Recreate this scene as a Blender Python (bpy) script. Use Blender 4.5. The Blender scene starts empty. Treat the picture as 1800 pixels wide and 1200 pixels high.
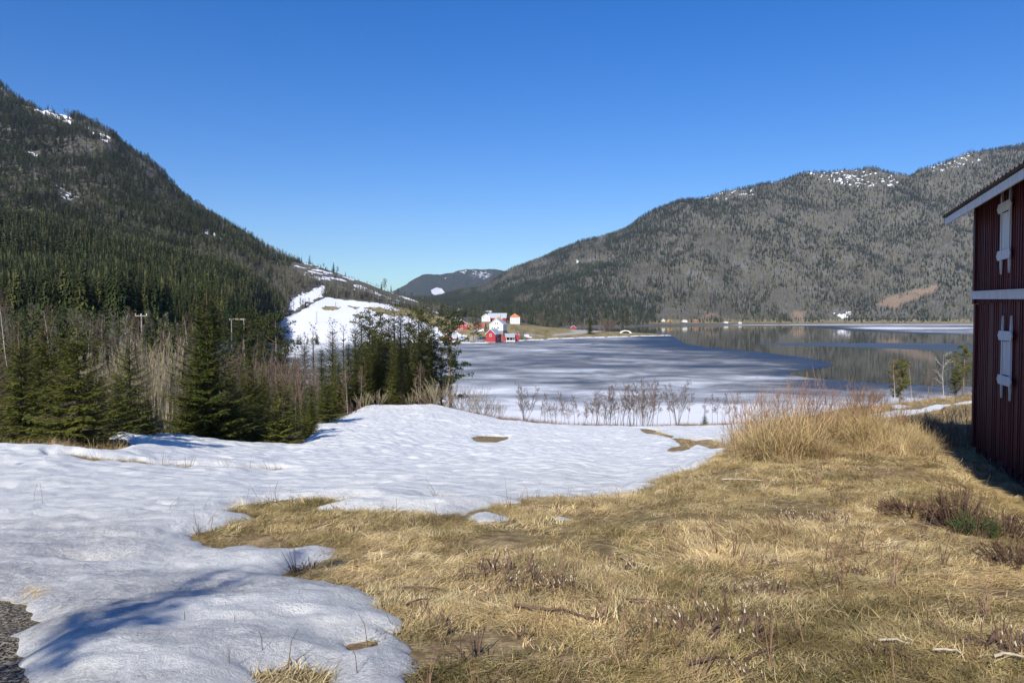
import bpy, math, random
import numpy as np

# ------------------------------------------------------------------ camera, sky, sun, exposure
PITCH = math.radians(1.85); FPX = 1300.0; EYE = 16.0
SUN_EL = math.radians(37.0); SUN_AZ = math.radians(199.0)      # azimuth of the sun, clockwise from +Y
scene = bpy.context.scene
COL = scene.collection; HAZE = 0.000045
cam_d = bpy.data.cameras.new('camera'); cam = bpy.data.objects.new('camera', cam_d); COL.objects.link(cam)
cam.location = (0, 0, EYE); cam.rotation_euler = (math.pi/2 - PITCH, 0, 0)
cam_d.sensor_width = 36.0; cam_d.lens = 26.0; cam_d.clip_start = 0.05; cam_d.clip_end = 40000
scene.camera = cam
world = bpy.data.worlds.new("World"); scene.world = world; world.use_nodes = True
wn = world.node_tree; wn.nodes.clear()
sky = wn.nodes.new('ShaderNodeTexSky'); sky.sky_type = 'NISHITA'; sky.sun_disc = False
sky.sun_elevation = SUN_EL; sky.sun_rotation = SUN_AZ
sky.altitude = 100; sky.air_density = 1.0; sky.dust_density = 0.3; sky.ozone_density = 3.0
bg = wn.nodes.new('ShaderNodeBackground'); bg.inputs['Strength'].default_value = 0.117
wo = wn.nodes.new('ShaderNodeOutputWorld')
hs = wn.nodes.new('ShaderNodeHueSaturation'); hs.inputs['Hue'].default_value = 0.508; hs.inputs['Saturation'].default_value = 1.43; hs.inputs['Value'].default_value = 0.93
wn.links.new(sky.outputs[0], hs.inputs['Color'])
wt = wn.nodes.new('ShaderNodeTexCoord'); wx_ = wn.nodes.new('ShaderNodeSeparateXYZ'); wr = wn.nodes.new('ShaderNodeValToRGB'); wm = wn.nodes.new('ShaderNodeMix')
wm.data_type = 'RGBA'; wm.blend_type = 'MULTIPLY'; wm.inputs[0].default_value = 1.0
wn.links.new(wt.outputs['Generated'], wx_.inputs[0]); wn.links.new(wx_.outputs[2], wr.inputs[0])
wr.color_ramp.elements[0].position = 0.0; wr.color_ramp.elements[0].color = (.60, .80, .96, 1); wr.color_ramp.elements[1].position = 0.42; wr.color_ramp.elements[1].color = (1.16, .95, 1.10, 1)
e_ = wr.color_ramp.elements.new(0.12); e_.color = (.86, .90, 1.03, 1)
wn.links.new(hs.outputs[0], wm.inputs[6]); wn.links.new(wr.outputs[0], wm.inputs[7]); wn.links.new(wm.outputs[2], bg.inputs[0]); wn.links.new(bg.outputs[0], wo.inputs[0])
sd = bpy.data.lights.new('sun', 'SUN'); sd.energy = 4.8; sd.angle = math.radians(0.5); sd.color = (1.0, 0.94, 0.84)
sun = bpy.data.objects.new('sun', sd); COL.objects.link(sun); sun.location = (-40, -60, 90)
from mathutils import Vector, Matrix
to_sun = Vector((math.sin(SUN_AZ)*math.cos(SUN_EL), math.cos(SUN_AZ)*math.cos(SUN_EL), math.sin(SUN_EL)))
sun.rotation_euler = to_sun.to_track_quat('Z', 'Y').to_euler()
scene.view_settings.view_transform = 'Standard'; scene.view_settings.look = 'None'
scene.view_settings.exposure = 0.27; scene.view_settings.gamma = 1.0
scene.cycles.max_bounces = 5; scene.cycles.diffuse_bounces = 2; scene.cycles.glossy_bounces = 2
scene.cycles.transmission_bounces = 2; scene.cycles.volume_bounces = 0; scene.cycles.transparent_max_bounces = 8

# ------------------------------------------------------------------ measures
def slope_of(py):                       # dz/dy of the sight line through photo row py
    return np.tan(np.arctan((600.0 - np.asarray(py, float))/FPX) - PITCH)
def zat(py, Y): return EYE + Y*slope_of(py)
def P(px, py, Y):
    b = (600.0 - py)/FPX; k = Y/(math.cos(PITCH) + b*math.sin(PITCH))
    return Vector(((px - 900.0)/FPX*k, Y, zat(py, Y)))
def proj(x, y, z):
    x = np.asarray(x, float); y = np.asarray(y, float); dz = np.asarray(z, float) - EYE
    d = y*math.cos(PITCH) - dz*math.sin(PITCH); u = y*math.sin(PITCH) + dz*math.cos(PITCH)
    d = np.where(d < 0.05, 0.05, d)
    return 900 + FPX*x/d, 600 - FPX*u/d

def _h(ix, iy, seed):
    n = (ix.astype(np.int64)*374761393 + iy.astype(np.int64)*668265263 + seed*974711) & 0x7fffffff
    n = ((n ^ (n >> 13))*1274126177) & 0x7fffffff
    return ((n ^ (n >> 16)) & 0xffff)/65535.0
def vnoise(x, y, seed=0):
    x = np.asarray(x, float); y = np.asarray(y, float)
    ix = np.floor(x); iy = np.floor(y); fx = x-ix; fy = y-iy
    fx = fx*fx*(3-2*fx); fy = fy*fy*(3-2*fy)
    a = _h(ix, iy, seed); b = _h(ix+1, iy, seed); c = _h(ix, iy+1, seed); d = _h(ix+1, iy+1, seed)
    return a+(b-a)*fx+(c-a)*fy+(a-b-c+d)*fx*fy
def fbm(x, y, seed=0, octv=4, gain=0.5):
    s = 0; a = 1; t = 0
    for i in range(octv):
        s = s + a*(vnoise(x, y, seed+i*17)*2-1); t += a; a *= gain; x = x*2.03+11.3; y = y*2.03+5.7
    return s/t

class Terrain:
    """height table over photo column and log depth, from profiles (depth, row) or (depth, None, z)"""
    def __init__(self, cols, Y0, Y1, off, blur=(2, 2), nx=260, ns=320, relief=None):
        self.off = off; self.Y0, self.Y1 = Y0, Y1
        xs = sorted(cols); self.px0, self.px1 = xs[0], xs[-1]
        s = np.linspace(math.log(Y0+off), math.log(Y1+off), ns); self.s0, self.s1 = s[0], s[-1]
        Yg = np.exp(s)-off
        rows = []
        for c in xs:
            K = [(k[0], (k[2] if len(k) == 3 else float(zat(k[1], k[0])))) for k in cols[c]]
            K.sort(); ky = np.log(np.array([k[0] for k in K])+off); kz = np.array([k[1] for k in K])
            rows.append(np.interp(s, ky, kz))
        rows = np.array(rows); gx = np.linspace(xs[0], xs[-1], nx)
        tab = np.array([np.interp(gx, xs, rows[:, j]) for j in range(ns)]).T
        def bl(a, n, ax):
            if n <= 0: return a
            k = np.exp(-np.linspace(-2, 2, 2*n+1)**2); k /= k.sum()
            pad = [(0, 0), (0, 0)]; pad[ax] = (n, n); b = np.pad(a, pad, mode='edge')
            return np.apply_along_axis(lambda v: np.convolve(v, k, 'valid'), ax, b)
        tab = bl(bl(tab, blur[0], 0), blur[1], 1)
        self.tab = tab; self.nx = nx; self.ns = ns; self.relief = relief
    def z(self, x, y):
        x = np.asarray(x, float); y = np.asarray(y, float)
        yy = np.maximum(y, 3.0)
        px = 900+FPX*x/yy
        s = np.log(np.clip(y, self.Y0, self.Y1)+self.off)
        a = np.clip((px-self.px0)/(self.px1-self.px0)*(self.nx-1), 0, self.nx-1.001)
        b = np.clip((s-self.s0)/(self.s1-self.s0)*(self.ns-1), 0, self.ns-1.001)
        i = a.astype(int); j = b.astype(int); fa = a-i; fb = b-j; t = self.tab
        z = (t[i, j]*(1-fa)+t[i+1, j]*fa)*(1-fb)+(t[i, j+1]*(1-fa)+t[i+1, j+1]*fa)*fb
        if self.relief is not None: z = z + self.relief(x, y, z)
        return z
    def hit(self, px, py, Ymin, Ymax=None):      # where the sight line of a photo point meets this ground
        Ymax = Ymax or self.Y1
        Ys = np.exp(np.linspace(math.log(Ymin), math.log(Ymax), 700))
        b = (600.0-py)/FPX; k = Ys/(math.cos(PITCH)+b*math.sin(PITCH)); xs = (px-900)/FPX*k
        d = self.z(xs, Ys) - zat(py, Ys)
        w = np.where(d > 0)[0]
        i = w[0] if len(w) else int(np.argmax(d))
        return float(xs[i]), float(Ys[i])

def inside(poly, x, y):
    poly = np.asarray(poly, float); r = np.zeros(np.shape(x), bool); n = len(poly); j = n-1
    for i in range(n):
        xi, yi = poly[i]; xj, yj = poly[j]
        if yi != yj:
            r ^= ((yi > y) != (yj > y)) & (x < (xj-xi)*(y-yi)/(yj-yi)+xi)
        j = i
    return r
def sdf(poly, x, y, closest=False):
    """signed distance, positive inside"""
    poly = np.asarray(poly, float); best = np.full(np.shape(x), 1e18); n = len(poly)
    cx = np.zeros(np.shape(x)); cy = np.zeros(np.shape(x))
    for i in range(n):
        ax, ay = poly[i]; bx, by = poly[(i+1) % n]; dx, dy = bx-ax, by-ay; L = dx*dx+dy*dy+1e-12
        t = np.clip(((x-ax)*dx+(y-ay)*dy)/L, 0, 1); qx = ax+t*dx; qy = ay+t*dy
        d = (x-qx)**2+(y-qy)**2
        if closest:
            m = d < best; cx[m] = qx[m]; cy[m] = qy[m]
        best = np.minimum(best, d)
    d = np.sqrt(best); d = np.where(inside(poly, x, y), d, -d)
    return (d, cx, cy) if closest else d

# ------------------------------------------------------------------ mesh helpers
def make_mesh(name, V, F, mats=(), fm=None, smooth=False, attrs=None):
    me = bpy.data.meshes.new(name)
    V = np.asarray(V, np.float32).reshape(-1, 3)
    if isinstance(F, np.ndarray):
        nf, k = F.shape; loops = F.astype(np.int32).ravel(); starts = np.arange(nf, dtype=np.int32)*k
    else:
        nf = len(F); lens = np.array([len(f) for f in F], np.int32)
        loops = np.array([i for f in F for i in f], np.int32); starts = np.concatenate([[0], np.cumsum(lens)[:-1]]).astype(np.int32)
    me.vertices.add(len(V)); me.vertices.foreach_set('co', V.ravel())
    me.loops.add(len(loops)); me.loops.foreach_set('vertex_index', loops)
    me.polygons.add(nf); me.polygons.foreach_set('loop_start', starts)
    for m in mats: me.materials.append(m)
    if fm is not None: me.polygons.foreach_set('material_index', np.asarray(fm, np.int32))
    me.polygons.foreach_set('use_smooth', np.full(nf, bool(smooth)))
    for k_, a in (attrs or {}).items():
        at = me.attributes.new(k_, 'FLOAT', 'POINT'); at.data.foreach_set('value', np.asarray(a, np.float32))
    me.update(calc_edges=True)
    return me
def obj(name, me, parent=None, loc=None, rotz=None):
    o = bpy.data.objects.new(name, me); COL.objects.link(o)
    if parent: o.parent = parent
    if loc is not None: o.location = loc
    if rotz is not None: o.rotation_euler = (0, 0, rotz)
    return o
def tag(o, label=None, cat=None, group=None, kind=None):
    if label: o['label'] = label
    if cat: o['category'] = cat
    if group: o['group'] = group
    if kind: o['kind'] = kind
    return o
def thing(name, label, cat, loc=(0, 0, 0), rotz=0.0, group=None):
    o = bpy.data.objects.new(name, None); COL.objects.link(o); o.empty_display_size = 0.3
    o.location = loc; o.rotation_euler = (0, 0, rotz)
    return tag(o, label, cat, group)
def dup(root, loc, rotz=0.0, sc=1.0, label=None, group=None):
    r = root.copy(); COL.objects.link(r); r.location = loc; r.rotation_euler = (0, 0, rotz); r.scale = (sc, sc, sc)
    if label: r['label'] = label
    if group: r['group'] = group
    for ch in list(root.children):
        c = ch.copy(); COL.objects.link(c); c.parent = r
        for g in list(ch.children):
            d = g.copy(); COL.objects.link(d); d.parent = c
    return r

class MB:
    """collects quads/tris/polys"""
    def __init__(s): s.V = []; s.F = []; s.M = []
    def poly(s, pts, m=0):
        n = len(s.V); s.V += [tuple(p) for p in pts]; s.F.append(tuple(range(n, n+len(pts)))); s.M.append(m)
    def box(s, x0, x1, y0, y1, z0, z1, m=0, T=None):
        c = [(x0, y0, z0), (x1, y0, z0), (x1, y1, z0), (x0, y1, z0), (x0, y0, z1), (x1, y0, z1), (x1, y1, z1), (x0, y1, z1)]
        if T is not None: c = [tuple(T @ Vector(p)) for p in c]
        n = len(s.V); s.V += c
        for f in ((0, 3, 2, 1), (4, 5, 6, 7), (0, 1, 5, 4), (1, 2, 6, 5), (2, 3, 7, 6), (3, 0, 4, 7)):
            s.F.append(tuple(n+i for i in f)); s.M.append(m)
    def prism(s, pts, d, m=0):
        """polygon pts swept by vector d"""
        n = len(s.V); k = len(pts); pts = [Vector(p) for p in pts]; d = Vector(d)
        s.V += [tuple(p) for p in pts]+[tuple(p+d) for p in pts]
        s.F.append(tuple(range(n, n+k))[::-1]); s.M.append(m)
        s.F.append(tuple(range(n+k, n+2*k))); s.M.append(m)
        for i in range(k):
            j = (i+1) % k; s.F.append((n+i, n+j, n+k+j, n+k+i)); s.M.append(m)
    def tube(s, pts, rad, sides=5, m=0, cap=True):
        pts = [Vector(p) for p in pts]; n0 = len(s.V); K = len(pts)
        if not hasattr(rad, '__len__'): rad = [rad]*K
        for i, p in enumerate(pts):
            d = (pts[min(i+1, K-1)]-pts[max(i-1, 0)]).normalized()
            a = d.cross(Vector((0, 0, 1)) if abs(d.z) < .9 else Vector((1, 0, 0))).normalized(); b = d.cross(a)
            for j in range(sides):
                t = 2*math.pi*j/sides; s.V.append(tuple(p+(a*math.cos(t)+b*math.sin(t))*rad[i]))
        for i in range(K-1):
            for j in range(sides):
                k = (j+1) % sides; q = n0+i*sides
                s.F.append((q+j, q+k, q+sides+k, q+sides+j)); s.M.append(m)
        if cap:
            s.F.append(tuple(n0+(K-1)*sides+j for j in range(sides))); s.M.append(m)
    def strip(s, p, d, L, w, side, m=0, droop=0.0):
        """leaf-like rhombus"""
        p = Vector(p); d = Vector(d); side = Vector(side); mid = p+d*(L*.45)+Vector((0, 0, -droop*L*.3)); tip = p+d*L+Vector((0, 0, -droop*L))
        n = len(s.V); s.V += [tuple(p), tuple(mid+side*w*.5), tuple(tip), tuple(mid-side*w*.5)]
        s.F.append((n, n+1, n+2, n+3)); s.M.append(m)
    def mesh(s, name, mats, smooth=False): return make_mesh(name, s.V, s.F, mats, s.M, smooth)
    def build(s, name, mats, parent=None, loc=None, rotz=None, smooth=False):
        return obj(name, s.mesh(name, mats if isinstance(mats, (list, tuple)) else [mats], smooth), parent, loc, rotz)

# ------------------------------------------------------------------ material helpers
class NT:
    def __init__(s, name):
        s.m = bpy.data.materials.new(name); s.m.use_nodes = True; s.t = s.m.node_tree; s.t.nodes.clear()
        s.out = s.t.nodes.new('ShaderNodeOutputMaterial')
    def n(s, typ, **kw):
        nd = s.t.nodes.new(typ)
        for k, v in kw.items():
            if hasattr(nd, k) and not k.startswith('i_'): setattr(nd, k, v)
        return nd
    def set(s, nd, **kw):
        for k, v in kw.items(): s.link(v, nd.inputs[k.replace('_', ' ')])
        return nd
    def link(s, a, b):
        if isinstance(a, bpy.types.NodeSocket): s.t.links.new(a, b)
        else: b.default_value = a
    def noise(s, vec, scale, detail=3, rough=.55, dist=0.0):
        nd = s.n('ShaderNodeTexNoise'); s.link(vec, nd.inputs['Vector']); nd.inputs['Scale'].default_value = scale
        nd.inputs['Detail'].default_value = detail; nd.inputs['Roughness'].default_value = rough; nd.inputs['Distortion'].default_value = dist
        return nd.outputs['Fac']
    def pos(s): return s.n('ShaderNodeNewGeometry').outputs['Position']
    def objc(s): return s.n('ShaderNodeTexCoord').outputs['Object']
    def map(s, vec, scale=(1, 1, 1), rot=(0, 0, 0), loc=(0, 0, 0)):
        nd = s.n('ShaderNodeMapping'); s.link(vec, nd.inputs['Vector']); nd.inputs['Scale'].default_value = scale
        nd.inputs['Rotation'].default_value = rot; nd.inputs['Location'].default_value = loc; return nd.outputs[0]
    def ramp(s, fac, stops, interp='LINEAR'):
        nd = s.n('ShaderNodeValToRGB'); s.link(fac, nd.inputs[0]); cr = nd.color_ramp; cr.interpolation = interp
        while len(cr.elements) < len(stops): cr.elements.new(.5)
        for e, (p, c) in zip(cr.elements, stops):
            e.position = p; e.color = (c[0], c[1], c[2], 1) if hasattr(c, '__len__') else (c, c, c, 1)
        return nd.outputs[0]
    def mix(s, fac, a, b, mode='MIX'):
        nd = s.n('ShaderNodeMix'); nd.data_type = 'RGBA'; nd.blend_type = mode
        s.link(fac, nd.inputs[0]); s.link(c4(a), nd.inputs[6]); s.link(c4(b), nd.inputs[7]); return nd.outputs[2]
    def math(s, op, a, b=0.0, clamp=False):
        nd = s.n('ShaderNodeMath'); nd.operation = op; nd.use_clamp = clamp; s.link(a, nd.inputs[0]); s.link(b, nd.inputs[1]); return nd.outputs[0]
    def rng(s, v, a, b, c=0.0, d=1.0):
        nd = s.n('ShaderNodeMapRange'); s.link(v, nd.inputs[0])
        for i, k in enumerate((a, b, c, d)): nd.inputs[i+1].default_value = k
        return nd.outputs[0]
    def attr(s, name):
        nd = s.n('ShaderNodeAttribute'); nd.attribute_name = name; return nd.outputs['Fac']
    def rnd(s): return s.n('ShaderNodeObjectInfo').outputs['Random']
    def bump(s, h, strength=.5, dist=.05, normal=None):
        nd = s.n('ShaderNodeBump'); nd.inputs['Strength'].default_value = strength; nd.inputs['Distance'].default_value = dist
        s.link(h, nd.inputs['Height'])
        if normal is not None: s.link(normal, nd.inputs['Normal'])
        return nd.outputs[0]
    def bsdf(s, color, rough=.9, normal=None, spec=.2, **kw):
        b = s.n('ShaderNodeBsdfPrincipled'); s.link(c4(color), b.inputs['Base Color']); s.link(rough, b.inputs['Roughness'])
        s.link(spec, b.inputs['Specular IOR Level'])
        if normal is not None: s.link(normal, b.inputs['Normal'])
        for k, v in kw.items(): s.link(v, b.inputs[k.replace('_', ' ')])
        s.t.links.new(b.outputs[0], s.out.inputs['Surface']); return s.m
def c4(c): return c if isinstance(c, bpy.types.NodeSocket) else (c[0], c[1], c[2], 1.0)

def m_simple(name, a, b, scale=4, rough=.85, bump=.3, spec=.2, stretch=(1, 1, 1)):
    t = NT(name); v = t.map(t.objc(), stretch); f = t.noise(v, scale, 4)
    return t.bsdf(t.ramp(f, [(.3, a), (.7, b)]), rough, t.bump(f, bump, .01), spec)
def m_foliage(name, dark, light, tip=None):
    t = NT(name); p = t.pos(); f = t.noise(p, 1.3, 3); f2 = t.noise(p, 9.0, 2)
    c = t.ramp(t.math('ADD', t.math('MULTIPLY', f, .6), t.math('MULTIPLY', f2, .4)), [(.35, dark), (.65, light)])
    r = t.rnd(); c = t.mix(t.math('MULTIPLY', r, .45), c, tip or light)
    b = t.n('ShaderNodeBsdfPrincipled'); t.link(c, b.inputs['Base Color']); b.inputs['Roughness'].default_value = .75; b.inputs['Specular IOR Level'].default_value = .15
    tr = t.n('ShaderNodeBsdfTranslucent'); t.link(c, tr.inputs[0]); mx = t.n('ShaderNodeMixShader'); mx.inputs[0].default_value = .18
    t.t.links.new(b.outputs[0], mx.inputs[1]); t.t.links.new(tr.outputs[0], mx.inputs[2]); t.t.links.new(mx.outputs[0], t.out.inputs['Surface'])
    return t.m
def m_inst(name, cols, rough=.85, fine=None, patch=None):
    """colour by instance random over a ramp, slight noise"""
    t = NT(name); r = t.rnd(); n = len(cols); st = [(i/(n-1), c) for i, c in enumerate(cols)]
    c = t.ramp(r, st); f = t.noise(t.pos(), fine or 2.0, 2)
    c = t.mix(1.0, c, t.ramp(f, [(.3, .72), (.7, 1.25)]), 'MULTIPLY')
    if patch:
        g = t.noise(t.pos(), patch, 4, .6); c = t.mix(1.0, c, t.ramp(g, [(.32, (.38, .39, .31)), (.48, (.74, .75, .65)), (.66, (1.04, 1.02, .92))]), 'MULTIPLY')
    return t.bsdf(c, rough, spec=.15)

def scatter(name, pts, rot, scl, idx, variants, label, cat=None, kind='stuff'):
    """one object whose geometry nodes put the variants on its points"""
    n = len(pts)
    me = bpy.data.meshes.new(name); me.vertices.add(n); me.vertices.foreach_set('co', np.asarray(pts, np.float32).ravel())
    a = me.attributes.new('rot', 'FLOAT_VECTOR', 'POINT'); a.data.foreach_set('vector', np.asarray(rot, np.float32).ravel())
    scl = np.asarray(scl, np.float32)
    if scl.ndim == 1: scl = np.stack([scl]*3, 1)
    a = me.attributes.new('scl', 'FLOAT_VECTOR', 'POINT'); a.data.foreach_set('vector', scl.ravel())
    a = me.attributes.new('idx', 'INT', 'POINT'); a.data.foreach_set('value', np.asarray(idx, np.int32))
    o = obj(name, me); tag(o, label, cat, kind=kind)
    c = bpy.data.collections.new(name+'_kinds')
    for i, v in enumerate(variants):
        q = bpy.data.objects.new('%s_kind_%02d' % (name, i), v); c.objects.link(q)
    g = bpy.data.node_groups.new(name, 'GeometryNodeTree')
    g.interface.new_socket('Geometry', in_out='INPUT', socket_type='NodeSocketGeometry'); g.interface.new_socket('Geometry', in_out='OUTPUT', socket_type='NodeSocketGeometry')
    N = g.nodes; gi = N.new('NodeGroupInput'); go = N.new('NodeGroupOutput')
    ci = N.new('GeometryNodeCollectionInfo'); ci.inputs['Collection'].default_value = c; ci.inputs['Separate Children'].default_value = True; ci.inputs['Reset Children'].default_value = True
    ip = N.new('GeometryNodeInstanceOnPoints'); ip.inputs['Pick Instance'].default_value = True
    def at(nm, ty):
        q = N.new('GeometryNodeInputNamedAttribute'); q.data_type = ty; q.inputs['Name'].default_value = nm; return [s for s in q.outputs if s.enabled][0]
    L = g.links
    L.new(gi.outputs[0], ip.inputs['Points']); L.new(ci.outputs[0], ip.inputs['Instance'])
    L.new(at('idx', 'INT'), ip.inputs['Instance Index']); L.new(at('rot', 'FLOAT_VECTOR'), ip.inputs['Rotation']); L.new(at('scl', 'FLOAT_VECTOR'), ip.inputs['Scale'])
    L.new(ip.outputs[0], go.inputs[0])
    md = o.modifiers.new('scatter', 'NODES'); md.node_group = g
    return o
# ------------------------------------------------------------------ ground profiles
Z = lambda y, z: (y, None, z)
N_COLS = {
 -1400: [Z(-3, 14.6), (3.2, 1200), (6.5, 960), (11.5, 860), (17, 815), Z(22, 12.0), Z(40, 11.5), Z(100, 12), Z(170, 14)],
 -300: [Z(-3, 14.5), (3.2, 1200), (6.5, 960), (11.5, 855), (17, 805), Z(22, 11.6), Z(40, 10.5), Z(100, 11), Z(170, 14)],
 0:   [Z(-3, 14.5), (3.2, 1200), (6.5, 960), (11.5, 852), (16, 801), Z(18, 12.7), Z(22, 11.8), Z(30, 10.6), Z(100, 11.5), Z(170, 14)],
 100: [Z(-3, 14.5), (3.2, 1200), (6.5, 960), (11.5, 850), (17, 797), Z(19.5, 12.65), Z(23, 12.0), Z(32, 10.6), Z(100, 11.0), Z(170, 14)],
 200: [Z(-3, 14.5), (3.2, 1200), (7.0, 940), (12, 850), (18, 800), (22, 783), Z(24.5, 12.2), Z(30, 11.0), Z(100, 10.5), Z(170, 13)],
 300: [Z(-3, 14.45), (3.2, 1200), (8.5, 900), (12.5, 850), (17, 820), (21, 800), (26, 780), (29, 770), Z(33, 10.6), Z(45, 9.4), Z(100, 9.5), Z(170, 12)],
 400: [Z(-3, 14.4), (3.2, 1200), (8.7, 893), (13, 850), (18, 822), (24, 799), (30, 781), Z(34, 10.1), Z(45, 9), Z(100, 6), Z(140, 5), Z(170, 5)],
 500: [Z(-3, 14.4), (3.2, 1200), (9, 885), (14, 848), (19, 822), (25, 801), (31, 788), (33, 786), Z(37, 9.0), Z(60, 6.4), Z(85, 4), Z(110, 1), Z(125, -1), Z(170, -3)],
 560: [Z(-3, 14.4), (3.2, 1200), (9, 885), (14, 848), (20, 820), (29, 791), (33, 784), (40, 764), (52, 742), (58, 738), Z(75, 5.6), Z(95, 3), Z(112, .5), Z(125, -1), Z(170, -3)],
 650: [Z(-3, 14.4), (3.2, 1200), (9, 885), (14, 848), (21, 818), (33, 782), (45, 757), (60, 731), (72, 716), Z(82, 6.0), Z(95, 4), Z(112, .5), Z(125, -1), Z(170, -3)],
 750: [Z(-3, 14.4), (3.2, 1200), (9, 885), (14, 850), (22, 818), (36, 784), (52, 752), (68, 723), (77, 713), Z(84, 5.9), Z(95, 3.6), Z(107, .6), Z(118, -1), Z(170, -3)],
 880: [Z(-3, 14.4), (3.2, 1200), (5.3, 1000), (9, 885), (14, 850), (22, 820), (36, 788), (55, 760), (72, 741), (80, 735), Z(86, 4.2), Z(97, 2), Z(106, .5), Z(116, -1), Z(170, -3)],
 1000: [Z(-3, 14.4), (3.2, 1200), (5.3, 1000), (9, 885), (14, 852), (22, 822), (36, 791), (55, 766), (72, 752), (80, 748), Z(90, 2.6), Z(104, .4), Z(114, -1), Z(170, -3)],
 1100: [Z(-3, 14.4), (3.2, 1200), (5.3, 1000), (9.5, 882), Z(11.5, 13.2), (16, 857), (24, 823), (38, 790), (56, 767), (72, 755), (82, 750), Z(90, 2.6), Z(103, .4), Z(113, -1), Z(170, -3)],
 1200: [Z(-3, 14.45), (3.2, 1200), (5.3, 1000), (9, 880), (11, 846), (12.2, 836), Z(15, 12.7), (20, 828), (30, 801), (45, 776), (60, 764), (75, 755), (84, 750), Z(92, 2.6), Z(103, .4), Z(113, -1), Z(170, -3)],
 1300: [Z(-3, 14.5), (3.2, 1200), (5.3, 1000), (8, 900), (10.5, 850), (14, 803), (15.8, 786), Z(19, 12.5), Z(30, 10.7), (45, 773), (65, 760), (85, 749), Z(94, 2.5), Z(104, .4), Z(114, -1), Z(170, -3)],
 1400: [Z(-3, 14.5), (3.2, 1200), (5.3, 1000), (8, 900), (10.5, 846), (14, 796), (17, 768), Z(21, 12.5), Z(32, 10.8), (50, 768), (70, 753), (90, 740), Z(105, 1.6), Z(118, .2), Z(126, -1), Z(170, -3)],
 1500: [Z(-3, 14.5), (3.2, 1200), (5.3, 1000), (8, 900), (10.5, 842), (14, 790), (18.5, 752), Z(22, 12.5), Z(32, 11), (50, 757), (70, 738), (95, 720), Z(108, 3.0), Z(122, .4), Z(130, -1), Z(170, -3)],
 1600: [Z(-3, 14.5), (3.2, 1200), (5.3, 1000), (8, 900), (10.5, 838), (14, 785), (19, 745), Z(24, 12.3), Z(34, 10.8), (50, 748), (75, 726), (100, 711), (118, 706), Z(126, 1.4), Z(135, .2), Z(142, -1), Z(180, -3)],
 1700: [Z(-3, 14.5), (3.2, 1200), (5.3, 1000), (8, 905), (10.5, 852), (14.5, 788), (17, 762), (20, 746), Z(28, 11.9), (45, 742), (70, 723), (95, 708), (130, 694), Z(140, 1.0), Z(150, .2), Z(157, -1), Z(180, -3)],
 1800: [Z(-3, 14.5), (3.2, 1200), (5.3, 1005), (8, 930), (10.5, 866), (14.5, 790), Z(20, 13.0), Z(30, 12), Z(60, 9), Z(95, 6), Z(130, 3.2), Z(150, 1), Z(165, -1), Z(180, -3)],
 3200: [Z(-3, 14.5), Z(3, 14.3), Z(8, 13.8), Z(15, 13.5), Z(30, 12.4), Z(60, 9), Z(95, 6), Z(130, 3.2), Z(150, 1), Z(170, -1), Z(180, -3)],
}
def near_relief(x, y, z):
    a = np.clip((y-1)/25.0, 0, 1)
    lb = (x-9.8)*-.936+(y-15.6)*.352; dip = np.clip((1.5-lb)/1.1, 0, 1); dip = dip*dip*(3-2*dip)*np.clip((19.5-y)/3, 0, 1)*(x > 3)*.36
    return -dip + fbm(x/2.7, y/2.7, 3, 2)*0.07*(1-a*.3) + fbm(x/9, y/9, 5, 2)*.12*a
TN = Terrain(N_COLS, -3, 180, 8, (1, 2), nx=460, ns=420, relief=near_relief)

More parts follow.
